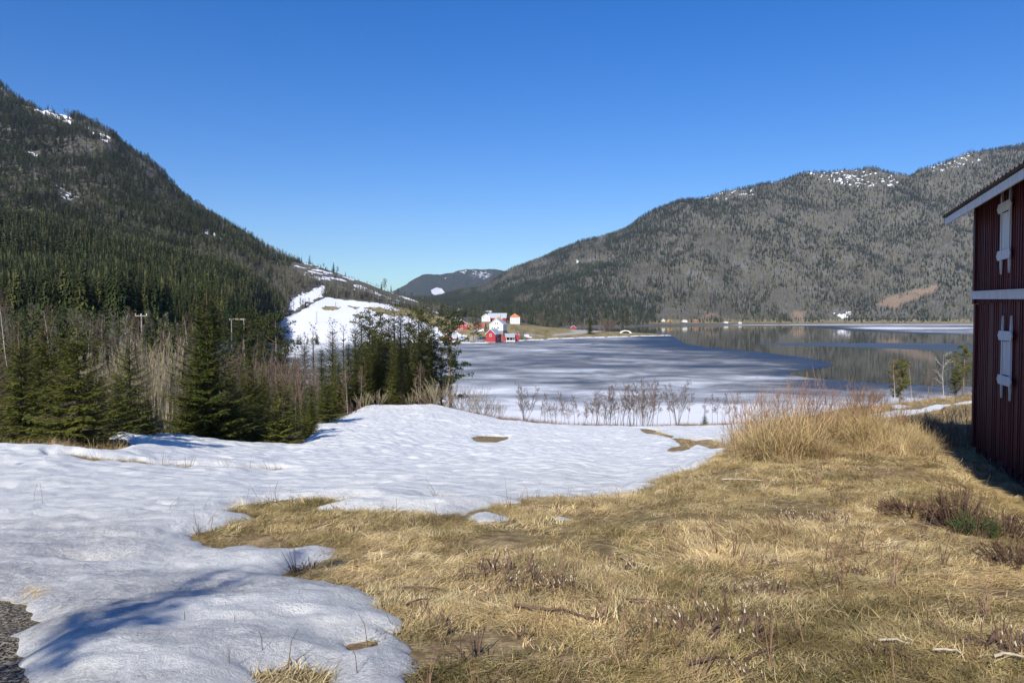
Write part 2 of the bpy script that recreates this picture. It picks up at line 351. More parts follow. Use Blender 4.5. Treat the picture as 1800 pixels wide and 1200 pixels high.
L_COLS = {
 -1200: [Z(120, 10), Z(300, 60), Z(600, 220), Z(1400, 520), Z(1900, 500)],
 -400: [Z(120, 11), Z(200, 16), Z(320, 45), (600, 330), (850, 200), (1300, 70), Z(1800, 500)],
 0: [Z(120, 11), Z(160, 13), (190, 570), (320, 500), (600, 398), (800, 330), (1050, 240), (1300, 152), Z(1500, 400), Z(1900, 350)],
 100: [Z(120, 11), Z(160, 13), (190, 570), (320, 500), (600, 408), (800, 345), (1000, 285), (1250, 200), Z(1450, 340), Z(1900, 300)],
 200: [Z(120, 10), Z(160, 12.5), (190, 572), (320, 510), (600, 438), (750, 382), (950, 310), (1200, 228), Z(1400, 290), Z(1900, 200)],
 270: [Z(120, 10), Z(170, 12), (200, 574), (320, 520), (600, 450), (750, 408), (950, 350), (1150, 298), Z(1350, 220), Z(1900, 150)],
 350: [Z(120, 8), Z(170, 9), (220, 574), (330, 530), (580, 474), (750, 432), (900, 400), (1080, 372), Z(1250, 150), Z(1800, 100)],
 400: [Z(120, 5), Z(170, 5), (230, 580), (340, 542), (560, 488), (700, 458), (850, 428), (1050, 402), Z(1250, 120), Z(1800, 80)],
 440: [Z(120, 1), Z(150, 0), Z(200, 1), Z(300, 7), (400, 556), (560, 504), (700, 480), (850, 455), (1040, 424), Z(1250, 100), Z(1800, 60)],
 475: [Z(120, -2), Z(470, -2), Z(482, .3), (520, 583), (580, 555), (640, 530), (740, 502), (850, 478), (1040, 446), Z(1250, 85), Z(1800, 50)],
 500: [Z(120, -3), Z(465, -2), Z(474, .3), (488, 592), (600, 552), (700, 521), (800, 497), (900, 478), (1030, 457), Z(1250, 75), Z(1800, 40)],
 550: [Z(120, -3), Z(467, -2), Z(476, .3), (490, 593), (600, 556), (720, 524), (820, 500), (1000, 467), Z(1200, 65), Z(1800, 30)],
 600: [Z(120, -3), Z(467, -2), Z(476, .3), (490, 594), (600, 562), (740, 531), (850, 505), (980, 482), Z(1200, 50), Z(1800, 20)],
 650: [Z(120, -3), Z(467, -2), Z(476, .3), (490, 595), (600, 567), (700, 544), (760, 532), (880, 512), (960, 499), Z(1150, 40), Z(1800, 20)],
 700: [Z(120, -3), Z(466, -2), Z(475, .3), (490, 595), (600, 571), (750, 546), (850, 529), (930, 517), Z(1100, 30), Z(1800, 15)],
 750: [Z(120, -3), Z(462, -2), Z(470, .3), (490, 593), (560, 578), (650, 566), (750, 555), (860, 540), (920, 534), Z(1100, 22), Z(1800, 12)],
 800: [Z(120, -3), Z(458, -2), Z(466, .3), (482, 596), (520, 587), (560, 581), (650, 570), (750, 559), (850, 551), (900, 549), Z(1050, 17), Z(1700, 12)],
 850: [Z(120, -3), Z(453, -2), Z(460, .4), (478, 600), (520, 583), (580, 573), (650, 565), (750, 561), (900, 558), Z(1050, 15), Z(1700, 10)],
 900: [Z(120, -3), Z(487, -2), Z(495, .3), (510, 596), (560, 582), (600, 575), (640, 569), (700, 567), (850, 563), Z(1100, 12), Z(1700, 8)],
 950: [Z(120, -3), Z(518, -2), Z(526, .3), (545, 593), (600, 582), (660, 576), (740, 574), (820, 573), Z(950, 4), Z(1100, 4), Z(1700, 4)],
 1000: [Z(120, -3), Z(552, -2), Z(560, .3), (578, 592), (650, 583), (720, 578.5), (800, 577.5), Z(840, 1.5), Z(870, -1.5), Z(1700, -6)],
 1050: [Z(120, -3), Z(578, -2), Z(586, .3), (600, 590), (660, 583), (720, 581), Z(780, 1.0), Z(800, -1.5), Z(1700, -6)],
 1100: [Z(120, -3), Z(604, -2), Z(611, .3), (625, 589), (670, 584), (710, 583.3), Z(735, .5), Z(750, -1.5), Z(1700, -6)],
 1150: [Z(120, -3), Z(632, -2), Z(638, .3), (648, 588.5), (672, 586), Z(690, .8), Z(700, -1.5), Z(1700, -6)],
 1182: [Z(120, -3), Z(640, -2), Z(652, .15), Z(660, .1), Z(668, -1.5), Z(1700, -6)],
 1200: [Z(120, -3), Z(1700, -6)], 1400: [Z(120, -3), Z(1700, -6)]}
def left_relief(x, y, z):
    k = np.clip((z-30)/150.0, 0, 1)
    return fbm(x/90, y/90, 21, 4)*26*k + fbm(x/25+y/60, y/40, 27, 3)*5*k
TL = Terrain(L_COLS, 120, 1900, 0, (1, 1), nx=400, ns=500, relief=left_relief)

def rs(y): return 16*1300/(y-558.0)
R_COLS = {
 650: [Z(900, 6), Z(1500, 10), Z(2200, 30), (3200, 520), Z(3800, 60)],
 760: [Z(900, 8), Z(1200, 9), (1700, 553), (2400, 538), (3200, 523), Z(3800, 60)],
 810: [Z(900, 9), Z(1100, 11), (1700, 548), (2300, 535), (3100, 512), Z(3800, 90)],
 850: [Z(900, 8), (1100, 561), (1600, 548), (2300, 528), (3000, 504), Z(3600, 100)],
 900: [Z(900, 4), Z(1000, 6), (1200, 560), (1650, 543), (2200, 515), (2900, 473), Z(3600, 150)],
 960: [Z(900, -2), Z(1000, 2), Z(1150, 7), (1650, 535), (2200, 495), (2850, 450), Z(3600, 200)],
 1020: [Z(900, -3), Z(1180, -2), Z(1250, 2), Z(1350, 12), (1700, 525), (2200, 465), (2750, 422), Z(3500, 240)],
 1100: [Z(900, -3), Z(1200, -2), Z(1260, 2), Z(1400, 14), (1750, 520), (2200, 445), (2650, 397), Z(3500, 280)],
 1130: [Z(900, -3), Z(1250, -3), Z(1380, -2), Z(1430, 2), (1560, 560), (1850, 510), (2250, 435), (2650, 381), Z(3500, 280)],
 1150: [Z(900, -3), Z(1400, -2), Z(1480, 2), (1600, 560), (1900, 505), (2250, 425), (2650, 370), Z(3500, 300)],
 1200: [Z(900, -3), Z(1480, -2), Z(1530, 3), (1620, 560), (1900, 503), (2250, 410), (2600, 350), Z(3500, 340)],
 1250: [Z(900, -3), Z(1540, -2), Z(1580, 3), (1680, 560), (1900, 505), (2300, 398), (2650, 342), Z(3500, 360)],
 1300: [Z(900, -3), Z(1660, -2), Z(1700, 2), (1800, 561), (2000, 500), (2350, 388), (2700, 328), Z(3500, 380)],
 1400: [Z(900, -3), Z(1740, -2), Z(1800, 2), (1880, 561), (2050, 505), (2400, 383), (2700, 307), Z(3500, 400)],
 1460: [Z(900, -3), Z(1760, -2), Z(1830, 2), (1900, 561), (2080, 505), (2400, 378), (2700, 297), Z(3500, 420)],
 1530: [Z(900, -3), Z(1780, -2), Z(1850, 2), (1900, 562), (2080, 510), (2400, 388), (2700, 298), Z(3500, 420)],
 1590: [Z(900, -3), Z(1780, -2), Z(1850, 2), (1900, 562), (2050, 515), (2300, 420), (2700, 307), Z(3500, 420)],
 1610: [Z(900, -3), Z(1780, -2), Z(1850, 2), (1900, 562), (2050, 512), (2300, 420), (2760, 297), Z(3500, 430)],
 1700: [Z(900, -3), Z(1780, -2), Z(1850, 2), (1900, 562), (2050, 510), (2350, 400), (2800, 268), Z(3500, 480)],
 1800: [Z(900, -3), Z(1780, -2), Z(1850, 2), (1900, 562), (2050, 505), (2350, 380), (2850, 250), Z(3500, 500)],
 2300: [Z(900, -3), Z(1700, -2), Z(1850, 4), (2050, 500), (2350, 360), (2850, 215), Z(3500, 560)]}
def right_relief(x, y, z):
    k = np.clip((z-12)/160.0, 0, 1); w = x*.8+y*.35
    r = 1-np.abs(fbm(w/210, (y-x*.3)/420, 41, 3))*2.6
    top = np.clip((3000-y)/700, .35, 1); return ((r*24 + fbm(x/60, y/60, 45, 4)*12)*k - 12*k)*top
TR = Terrain(R_COLS, 900, 3800, 0, (1, 1), nx=420, ns=500, relief=right_relief)
F_COLS = {400: [Z(4200, 0), (5500, 552), Z(7000, 0)], 640: [Z(4200, 0), (5500, 535), Z(7000, 0)], 700: [Z(4200, 0), (4800, 535), (5500, 508), Z(7000, 60)],
 718: [Z(4200, 0), (4800, 530), (5500, 498), Z(7000, 60)], 735: [Z(4200, 0), (4800, 525), (5500, 488), Z(7000, 100)], 750: [Z(4200, 0), (4800, 520), (5500, 484), Z(7000, 100)], 775: [Z(4200, 0), (4800, 520), (5500, 484), Z(7000, 100)],
 800: [Z(4200, 0), (4800, 520), (5500, 476), Z(7000, 100)], 818: [Z(4200, 0), (4800, 520), (5500, 471), Z(7000, 100)], 840: [Z(4200, 0), (4800, 520), (5500, 471), Z(7000, 100)],
 875: [Z(4200, 0), (4800, 515), (5500, 474), Z(7000, 100)], 950: [Z(4200, 0), (4800, 515), (5500, 482), Z(7000, 100)], 1150: [Z(4200, 0), (5500, 530), Z(7000, 0)]}
TF = Terrain(F_COLS, 4200, 7000, 0, (2, 2), nx=260, ns=200, relief=lambda x, y, z: (fbm(x/180, y/180, 61, 5)*30)*np.clip(z/200, 0, 1))

# ------------------------------------------------------------------ snow on the near field: outlines in plan
def plan(pts, Ymin, Ymax=170, T=TN): return [T.hit(px, py, Ymin, Ymax) for px, py in pts]
edge = [(3000, 1290), (760, 1290), (716, 1225), (690, 1200), (716, 1165), (700, 1142), (672, 1127), (645, 1112), (688, 1109), (686, 1096), (656, 1080), (672, 1063), (650, 1046), (625, 1031), (590, 1023),
        (545, 1020), (502, 1017), (518, 1000), (550, 992), (578, 986), (602, 980), (592, 966), (560, 962), (535, 963), (500, 968), (470, 970), (430, 965), (385, 968), (350, 958), (330, 945),
        (368, 933), (400, 925), (430, 915), (420, 905), (385, 908), (402, 896), (440, 886), (550, 880), (612, 882), (640, 884), (590, 888), (552, 896), (562, 900), (620, 903), (680, 903),
        (740, 906), (765, 911), (818, 907), (832, 900), (880, 890), (930, 887), (925, 879), (1000, 882), (1060, 878), (1112, 872)]
G1 = plan(edge, 1.6, 14)
G1 += [TN.hit(1150, 858, 3, 12), (2.9, 12.6), (4.0, 14.5), (5.3, 17.0), (7.5, 20.5), (11, 27), (17, 42), (23, 58), (30.5, 82), (34, 93), (43, 106), (52, 120), (60, 165), (150, 165), (150, 50), (60, -30), (10, -20)]
G1[0] = (60, -3.0)
polys_off = [G1,
  plan([(832, 769), (850, 766), (888, 768), (884, 773), (862, 780), (838, 779)], 20),
  plan([(1120, 753), (1152, 756), (1182, 766), (1180, 770), (1215, 775), (1245, 772), (1300, 783), (1280, 791), (1232, 782), (1222, 791), (1182, 796), (1175, 791), (1196, 783), (1190, 775), (1150, 765)], 20),
  plan([(95, 802), (200, 811), (350, 825), (500, 828), (507, 832), (470, 833), (345, 829), (180, 818)], 11),
  plan([(742, 879), (785, 881), (783, 884), (745, 883)], 6),
  plan([(585, 1135), (610, 1127), (640, 1131), (632, 1145), (608, 1152), (585, 1140)], 2),
  plan([(430, 1193), (470, 1186), (520, 1181), (560, 1182), (578, 1190), (575, 1240), (440, 1240)], 1.5),
  plan([(-400, 1050), (0, 1061), (40, 1068), (63, 1084), (60, 1100), (45, 1115), (12, 1130), (42, 1150), (30, 1170), (36, 1190), (20, 1260), (-400, 1300)], 1.5),
  plan([(145, 990), (200, 988), (190, 993), (150, 993)], 3),
  # bare bank under and beyond the trees
  [((p-900)/1300*q, q) for p, q in [(-600, 18), (-100, 17.6), (0, 17.6), (60, 18.0), (100, 17.2), (150, 16.8), (203, 17.8), (207, 20), (222, 24), (300, 29.6), (400, 31.6), (480, 33), (515, 34), (515, 38), (528, 42), (545, 50), (568, 56), (600, 62), (618, 69), (640, 73), (690, 78), (760, 79), (800, 79.5), (850, 79), (885, 77.5), (905, 75), (960, 75.5), (1000, 76), (1060, 77.5), (1110, 79), (1140, 82.5), (1200, 84.5), (1260, 85.5), (1330, 88)]]+[(45, 100), (45, 175), (-300, 175), (-300, 20)]]
polys_on = [plan([(822, 912), (858, 906), (912, 915), (870, 922), (842, 923), (836, 915)], 5), plan([(963, 913), (990, 913), (998, 916), (975, 919)], 5),
  plan([(1540, 729), (1565, 721), (1600, 722), (1640, 713), (1668, 711), (1655, 718), (1610, 727), (1572, 733), (1545, 737)], 35), plan([(1560, 712), (1590, 714), (1580, 719), (1562, 718)], 35),
  plan([(1672, 709), (1700, 705), (1702, 708), (1678, 712)], 35), plan([(205, 771), (270, 765), (330, 770), (320, 778), (230, 777)], 19)]
def snow_dist(x, y):
    w = 0.05+0.006*np.maximum(y, 0)
    wx = x+fbm(x/(w*9), y/(w*9), 71, 4, .7)*w*2.4; wy = y+fbm(x/(w*9)+9, y/(w*9)+4, 72, 4, .7)*w*2.4
    d = np.full(np.shape(x), 1e9)
    for q in polys_off: d = np.minimum(d, -sdf(q, wx, wy))
    for q in polys_on: d = np.maximum(d, sdf(q, wx, wy))
    # thin melt holes under the trees of the bank
    return d

# near sheet grid
def grid(xs, ys): return xs, ys
nv, nr = 940, 900
v = np.linspace(-1.18, 1.18, nv)
t = np.linspace(0, 1, nr)
rr = np.exp(math.log(1.0)+t*math.log(172/1.0))          # y+2 from 1 to 172
# more rows where the picture needs them (grazing)
YY = rr-2.0+0.0
VX, VY = np.meshgrid(v, YY); GX = VX*(VY+2.0); GY = VY
GZ = TN.z(GX, GY)
SD = snow_dist(GX, GY)
def grid_faces(nr, nv, keep=None):
    i = np.arange(nr-1)[:, None]*nv+np.arange(nv-1)[None, :]
    F = np.stack([i, i+1, i+nv+1, i+nv], -1).reshape(-1, 4)
    if keep is not None:
        k = keep.ravel(); F = F[k[F].any(1)]
    return F
def compact(V, F, attrs=None):
    u, inv = np.unique(F, return_inverse=True)
    return V[u], inv.reshape(F.shape), {k: a.ravel()[u] for k, a in (attrs or {}).items()}
# ground relief: rough turf close by
gz = GZ + fbm(GX/.35, GY/.35, 81, 3)*.03*np.clip(1.3-GY/30, 0, 1)
# ------------------------------------------------------------------ setting materials
def mat_ground():
    t = NT('dry_turf'); p = t.pos()
    a = t.noise(t.map(p, (1, 1, 1)), .9, 4); b = t.noise(p, 7.0, 4, .65)
    st1 = t.noise(t.map(p, (14, 70, 20), (0, 0, .9)), 1.0, 3, .6, .6); st2 = t.noise(t.map(p, (14, 80, 20), (0, 0, -.5)), 1.0, 3, .6, .6)
    c = t.ramp(b, [(.25, (.10, .07, .035)), (.45, (.27, .19, .095)), (.6, (.44, .33, .17)), (.8, (.62, .48, .27))])
    c = t.mix(t.rng(a, .5, .75), c, t.ramp(b, [(.3, (.10, .085, .03)), (.7, (.30, .24, .10))]))
    s = t.math('MAXIMUM', st1, st2)
    c = t.mix(1.0, c, t.ramp(s, [(.42, .55), (.6, 1.0), (.75, 1.5)]), 'MULTIPLY')
    far = t.rng(t.n('ShaderNodeSeparateXYZ').outputs[1], 0, 1)
    sx = t.n('ShaderNodeSeparateXYZ'); t.link(p, sx.inputs[0])
    g = t.attr('gravel'); gr = t.noise(p, 55, 3, .7)
    c = t.mix(g, c, t.ramp(gr, [(.42, (.02, .016, .012)), (.52, (.15, .125, .09)), (.60, (.40, .36, .28))]))
    w = t.attr('wood'); wr = t.noise(p, 1.5, 4, .6)
    c = t.mix(w, c, t.ramp(wr, [(.35, (.035, .027, .016)), (.6, (.11, .08, .045)), (.75, (.24, .19, .11))]))
    return t.bsdf(c, .95, t.bump(t.math('ADD', b, s), .7, .03), .1)
def mat_snow():
    t = NT('old_snow'); p = t.pos()
    sx = t.n('ShaderNodeSeparateXYZ'); t.link(p, sx.inputs[0])
    d = t.attr('dirt'); f = t.noise(p, 38, 3, .7); f2 = t.noise(p, 3.2, 4, .7); f3 = t.noise(p, 150, 2, .6)
    base = t.ramp(f2, [(.3, (.76, .765, .72)), (.7, (.90, .895, .83))])
    sp = t.math('MULTIPLY', t.ramp(f, [(.50, 0), (.68, 1)]), t.ramp(f2, [(.35, .15), (.6, 1)]))
    sp = t.math('MAXIMUM', sp, t.math('MULTIPLY', t.ramp(f3, [(.6, 0), (.72, 1)]), .8))
    c = t.mix(t.math('MULTIPLY', sp, d, True), base, (.20, .19, .17))
    c = t.mix(t.math('MULTIPLY', d, .6), c, t.ramp(t.noise(p, 16, 6, .85), [(.38, (.20, .20, .185)), (.52, (.5, .49, .47)), (.66, (.82, .81, .78))]))
    far = t.rng(sx.outputs[1], 4, 60)
    v = t.n('ShaderNodeTexVoronoi'); v.feature = 'SMOOTH_F1'; t.link(t.map(p, (1, 1, 1)), v.inputs['Vector']); v.inputs['Scale'].default_value = 2.4; v.inputs['Smoothness'].default_value = .6
    cups = t.math('ADD', v.outputs['Distance'], t.math('MULTIPLY', t.noise(p, 1.1, 4, .6), .8))
    n1 = t.bump(cups, .55, .16); n2 = t.bump(t.noise(p, 26, 6, .8), .95, .035, n1)
    b = t.bsdf(c, .55, n2, .35)
    return b
M_GROUND = mat_ground(); M_SNOW = mat_snow()

grav = plan([(-400, 1040), (0, 1055), (60, 1075), (75, 1100), (60, 1150), (60, 1200), (40, 1280), (-400, 1330)], 1.5)
GR = np.clip(sdf(grav, GX, GY)/.08+.5, 0, 1)
woodpoly = polys_off[-1]
WD = np.clip(sdf(woodpoly, GX, GY)/.8+.5+fbm(GX/2, GY/2, 5, 2)*.6, 0, 1)*(GX < 45)
V = np.stack([GX, GY, gz], -1).reshape(-1, 3)
F = grid_faces(nr, nv, SD < .25)
Vc, Fc, A = compact(V, F, {'gravel': GR, 'wood': WD})
# coarse sheet beside and behind the camera, a little lower
bx, by = np.meshgrid(np.linspace(-70, 70, 90), np.linspace(-60, 30, 60)); bz = TN.z(bx, by)-.16-np.clip(by-2, 0, 5)*.06
B = np.stack([bx, by, bz], -1).reshape(-1, 3); BF = grid_faces(60, 90)+len(Vc)
ground = obj('ground', make_mesh('ground', np.concatenate([Vc, B]), np.concatenate([Fc, BF]), [M_GROUND], None, True,
             {'gravel': np.concatenate([A['gravel'], np.zeros(len(B))]), 'wood': np.concatenate([A['wood'], np.zeros(len(B))])}))
tag(ground, kind='structure')
# snow sheet
th = .05+.07*np.clip(GY/20, 0, 1)
soft = .22+.008*np.maximum(GY, 0)
h = .012+th*np.clip(SD/soft, 0, 1)**.75
near = np.clip(1.25-GY/34, 0, 1); ridge = lambda sx, sy, s: 1-np.abs(fbm(GX/sx, GY/sy, s, 3))*3
lump = (fbm(GX/.7, GY/.42, 91, 3)*.035+np.clip(ridge(.30, .17, 92), -1, 1)*.009*np.clip(1.5-GY/9, 0, 1)+fbm(GX/.17, GY/.12, 95, 2)*.016+np.abs(fbm(GX/.26, GY/.16, 96, 2))*.02)*near + fbm(GX/1.6, GY/1.2, 93, 3)*.10*np.clip(GY/12, .3, 1)
ins = np.clip(SD/.35, 0, 1)
# trodden cups further out
cup = np.abs(fbm(GX/.9, GY/.9, 97, 2))*.10*np.clip((GY-8)/10, 0, 1)
sz = GZ + h + (lump+cup)*ins + np.where(SD < 0, np.maximum(SD*1.2, -.12), 0)
V = np.stack([GX, GY, sz], -1).reshape(-1, 3)
F = grid_faces(nr, nv, SD > -.02)
dirt = 1.2*np.clip((7.6-GY)/3.2, 0, 1)*np.clip((.6-GX)/1.6, 0.35, 1)*np.clip(.65+fbm(GX/1.1, GY/.7, 99, 3)*1.6, 0, 1)+.5*np.clip((10-GY)/3, 0, 1)*np.clip((-2.6-GX)/1.2, 0, 1)*np.clip(.3+fbm(GX/1.1, GY/.6, 98, 3)*2.5, 0, 1)
dirt = np.maximum(dirt, np.clip(1-SD/.35, 0, 1)*.55*(GY < 25)); dirt = np.maximum(dirt, .05)
Vc, Fc, A = compact(V, F, {'dirt': dirt})
snow = tag(obj('snow', make_mesh('snow', Vc, Fc, [M_SNOW], None, True, A)), kind='structure')

# ------------------------------------------------------------------ hills
def hill_sheet(name, T, px0, px1, Y0, Y1, n, m, mat, attrf=None, lin=False, side=0):
    px = np.linspace(px0, px1, n); s = np.exp(np.linspace(math.log(Y0), math.log(Y1), m))
    A_, S_ = np.meshgrid(px, s); X_ = (A_-900)/FPX*S_; Z_ = T.z(X_, S_)
    V = np.stack([X_, S_, Z_], -1).reshape(-1, 3); F = grid_faces(m, n, Z_ > -2.6)
    at = attrf(X_, S_, Z_) if attrf else {}
    Vc, Fc, A = compact(V, F, at)
    return tag(obj(name, make_mesh(name, Vc, Fc, [mat], None, True, A)), kind='structure')
def soft(poly, qx, qy, w): return np.clip(sdf(poly, qx, qy)/w+.5, 0, 1)
SNOWFIELD = [(497, 604), (486, 590), (492, 572), (500, 558), (524, 549), (540, 540), (556, 529), (575, 522), (610, 528), (640, 530), (672, 533), (700, 540), (730, 549), (762, 560), (792, 568), (800, 590), (800, 600), (760, 602), (640, 603), (545, 603)]
TRACK = [(500, 552), (505, 540), (512, 525), (530, 515), (548, 508), (562, 500), (572, 500), (575, 512), (560, 528), (540, 536), (520, 546)]
GRASSBITS = [[(566, 541), (600, 538), (597, 543), (575, 545)], [(572, 538), (592, 542), (585, 546)], [(640, 541), (664, 540), (700, 548), (720, 553), (690, 555), (660, 549)], [(612, 538), (632, 540), (625, 543)],
   [(690, 538), (740, 548), (790, 562), (802, 570), (800, 590), (786, 588), (765, 575), (745, 566), (715, 556)], [(620, 553), (642, 556), (632, 560)], [(614, 566), (632, 566), (630, 568)]]
SNOWEDGES = [[(545, 600), (515, 596), (500, 602), (520, 608), (545, 606)]]
FIELD = [(745, 566), (800, 568), (840, 566), (880, 566), (900, 570), (960, 573), (1010, 576), (1080, 581), (1190, 586), (1190, 592), (900, 604), (800, 606), (745, 590)]
CLEAR = [(505, 480), (515, 462), (545, 462), (600, 474), (650, 492), (700, 508), (760, 526), (820, 547), (800, 560), (740, 545), (690, 532), (640, 515), (560, 497)]
def left_attr(X, Y, Zz):
    qx, qy = proj(X, Y, Zz)
    f = fbm(qx/9, qy/4, 101, 3); f2 = fbm(qx/4, qy/2, 105, 2)
    sn = np.clip(sdf(SNOWFIELD, qx, qy)/2+.5+f*1.0, 0, 1)
    sn = np.maximum(sn, np.clip(sdf(TRACK, qx, qy)/3-.35+fbm((qx+qy)/5, (qy-qx*.6)/2.2, 106, 3)*2.4, 0, 1))
    for g in GRASSBITS: sn *= 1-np.clip(sdf(g, qx, qy)/2+.6+f*1.3+f2*.5, 0, 1)
    # patches on the peninsula and round the farm
    for g in [[(770, 586), (800, 580), (812, 590), (800, 602), (770, 602)], [(900, 586), (930, 588), (928, 592), (905, 589)], [(806, 590), (822, 588), (818, 594), (806, 598)], [(922, 588), (936, 591), (934, 594), (922, 592)]]:
        sn = np.maximum(sn, np.clip(sdf(g, qx, qy)/2+.4+f2, 0, 1))
    # streaks of snow on the felled slope
    w = (qy-470)-(qx-505)*.30                      # across the streaks
    band = fbm((qx)/30, w/3.2, 107, 3)
    band2 = fbm((qx)/14, (qy-(qx-505)*.18)/2.6, 108, 2)
    cl = np.clip(sdf(CLEAR, qx, qy)/4+.5, 0, 1)
    st = np.clip((band-.09)*10, 0, 1)*np.clip(.75+band2*4, 0, 1)*cl
    sn = np.maximum(sn, st)
    for g in [[(505, 478), (540, 466), (560, 476), (600, 486), (640, 498), (600, 500), (540, 492), (508, 490)]]:
        sn = np.maximum(sn, np.clip(sdf(g, qx, qy)/3+.3, 0, 1)*np.clip((band2-.05)*8, 0, 1)*np.clip((band+.15)*6, 0, 1))
    hi = [[(30, 160), (60, 180), (125, 195), (130, 222), (60, 195)], [(155, 222), (195, 240), (195, 255), (150, 235)], [(5, 370), (45, 375), (80, 400), (40, 400), (0, 388)], [(40, 262), (70, 272), (60, 282), (38, 270)],
          [(355, 405), (398, 412), (395, 425), (365, 418)], [(125, 392), (160, 400), (155, 408), (120, 398)], [(95, 320), (140, 345), (150, 365), (100, 345)], [(0, 150), (20, 148), (14, 158), (0, 160)]]
    for g in hi: sn = np.maximum(sn, np.clip(sdf(g, qx, qy)/4+.2, 0, 1)*np.clip((fbm(qx/10, (qy-qx*.45)/3, 109, 3)+.02)*8, 0, 1))
    rim = np.clip(1.0-Zz*1.3, 0, 1)*np.clip(.9+f2, 0, 1)*((qx > 795) | (fbm(qx/9, qy, 3, 2) > .1)); sn = np.maximum(sn, np.clip(rim*1.6, 0, 1))
    gr = np.clip(sdf(FIELD, qx, qy)/3+.5, 0, 1)
    for g in GRASSBITS: gr = np.maximum(gr, np.clip(sdf(g, qx, qy)/3+.8, 0, 1))
    road = [(1000, 580), (1060, 578.5), (1072, 580.5), (1045, 584), (1000, 588.5), (970, 590), (975, 587), (1010, 584)]
    road2 = [(905, 582), (930, 586), (960, 591), (955, 592), (925, 588), (905, 584)]
    yard = [(812, 602), (830, 590), (845, 590), (852, 600), (835, 603)]
    rd = np.maximum(np.maximum(soft(road, qx, qy, 1.5), soft(road2, qx, qy, 1.5)*.6), soft(yard, qx, qy, 2)*.8)
    return {'snow': sn, 'grass': gr, 'road': rd}
def mat_hill(name, grass=True):
    t = NT(name); p = t.pos(); f = t.noise(p, .05, 5, .65); g = t.noise(p, .35, 4, .7); k = t.noise(t.map(p, (.02, .02, .12)), 1, 3)
    c = t.ramp(g, [(.3, (.05, .045, .03)), (.5, (.105, .097, .066)), (.7, (.20, .18, .135))])
    c = t.mix(t.rng(f, .5, .65), c, t.ramp(g, [(.3, (.07, .07, .075)), (.7, (.21, .2, .2))]))
    if grass:
        gg = t.ramp(t.noise(t.map(p, (.6, .12, .6)), .25, 4, .6), [(.3, (.15, .12, .05)), (.5, (.27, .215, .095)), (.7, (.36, .29, .14))])
        c = t.mix(t.attr('grass'), c, gg); c = t.mix(t.attr('scar'), c, t.ramp(g, [(.35, (.13, .09, .06)), (.65, (.33, .24, .16))])); c = t.mix(t.attr('road'), c, (.42, .39, .35))
    s = t.attr('snow'); s2 = t.ramp(t.math('ADD', s, t.math('MULTIPLY', t.math('SUBTRACT', g, .5), .8)), [(.42, 0), (.58, 1)])
    c = t.mix(s2, c, (.84, .86, .9))
    return t.bsdf(c, .9, t.bump(g, .6, 1.0), .15)
hill_sheet('hill_left', TL, -700, 1200, 125, 1850, 900, 620, mat_hill('hill_soil_left'), left_attr)
RSNOW = [[(1400, 297), (1480, 296), (1580, 308), (1580, 330), (1500, 330), (1440, 318)], [(1600, 290), (1720, 262), (1740, 280), (1640, 305)], [(1180, 340), (1260, 336), (1310, 332), (1300, 350), (1200, 352)],
         [(1280, 335), (1330, 330), (1330, 345), (1280, 350)], [(1035, 412), (1060, 408), (1058, 418), (1038, 422)]]
RBARE = [[(1464, 560), (1470, 547), (1490, 545), (1490, 557), (1482, 561)], [(1400, 500), (1420, 480), (1430, 500)]]
def right_attr(X, Y, Zz):
    qx, qy = proj(X, Y, Zz); f = fbm(qx/4.5, qy/2.0, 121, 3); sn = np.zeros(X.shape)
    for g in RSNOW: sn = np.maximum(sn, np.clip(sdf(g, qx, qy)/6+.5, 0, 1)*np.clip((f-.24)*6, 0, 1))
    sn = np.maximum(sn, np.clip(sdf([(1466, 551), (1498, 549), (1490, 558), (1482, 562), (1476, 556)], qx, qy)/3+.3+fbm(qx/3, qy/1.5, 127, 2)*1.8, 0, 1)*.9)
    sn = np.maximum(sn, np.clip(sdf([(1012, 455), (1018, 455), (1016, 464), (1013, 462)], qx, qy)/1.5+.5, 0, 1))
    gr = np.clip((569-qy)/2, 0, 1)*np.clip((Zz-0)/2, 0, 1)*np.clip((14-Zz)/4, 0, 1)*.8
    scar_ = [[(1540, 535), (1560, 520), (1610, 512), (1650, 500), (1640, 515), (1600, 528), (1570, 545)], [(1380, 560), (1400, 545), (1420, 548), (1410, 562)], [(1225, 562), (1240, 552), (1265, 554), (1280, 562)]]
    rd = np.clip(1-np.abs(Zz-9)/1.2, 0, 1)*(qx > 1400)*.7; sc_ = np.zeros(X.shape)
    for g in scar_: sc_ = np.maximum(sc_, np.clip(sdf(g, qx, qy)/6+.4+fbm(qx/8, qy/4, 125, 3)*1.2, 0, 1))
    return {'snow': sn, 'grass': gr, 'road': rd, 'scar': sc_}
hill_sheet('hill_right', TR, 640, 2300, 900, 3700, 800, 560, mat_hill('hill_soil_right'), right_attr)
def mat_far():
    t = NT('far_forest_slope'); p = t.pos(); g = t.noise(t.map(p, (1, 1, .5)), .035, 5, .7); v = t.noise(t.map(p, (.15, .15, .04)), 1, 3, .7)
    c = t.ramp(t.math('ADD', t.math('MULTIPLY', g, .5), t.math('MULTIPLY', v, .5)), [(.35, (.02, .028, .022)), (.5, (.045, .052, .04)), (.65, (.09, .085, .07))])
    s = t.ramp(t.math('ADD', t.attr('snow'), t.math('MULTIPLY', t.math('SUBTRACT', t.noise(p, .03, 4, .7), .5), 1.6)), [(.48, 0), (.55, 1)])
    c = t.mix(s, c, (.84, .86, .9))
    return t.bsdf(c, .95, t.bump(t.math('ADD', v, g), 1.0, 12.0), .1)
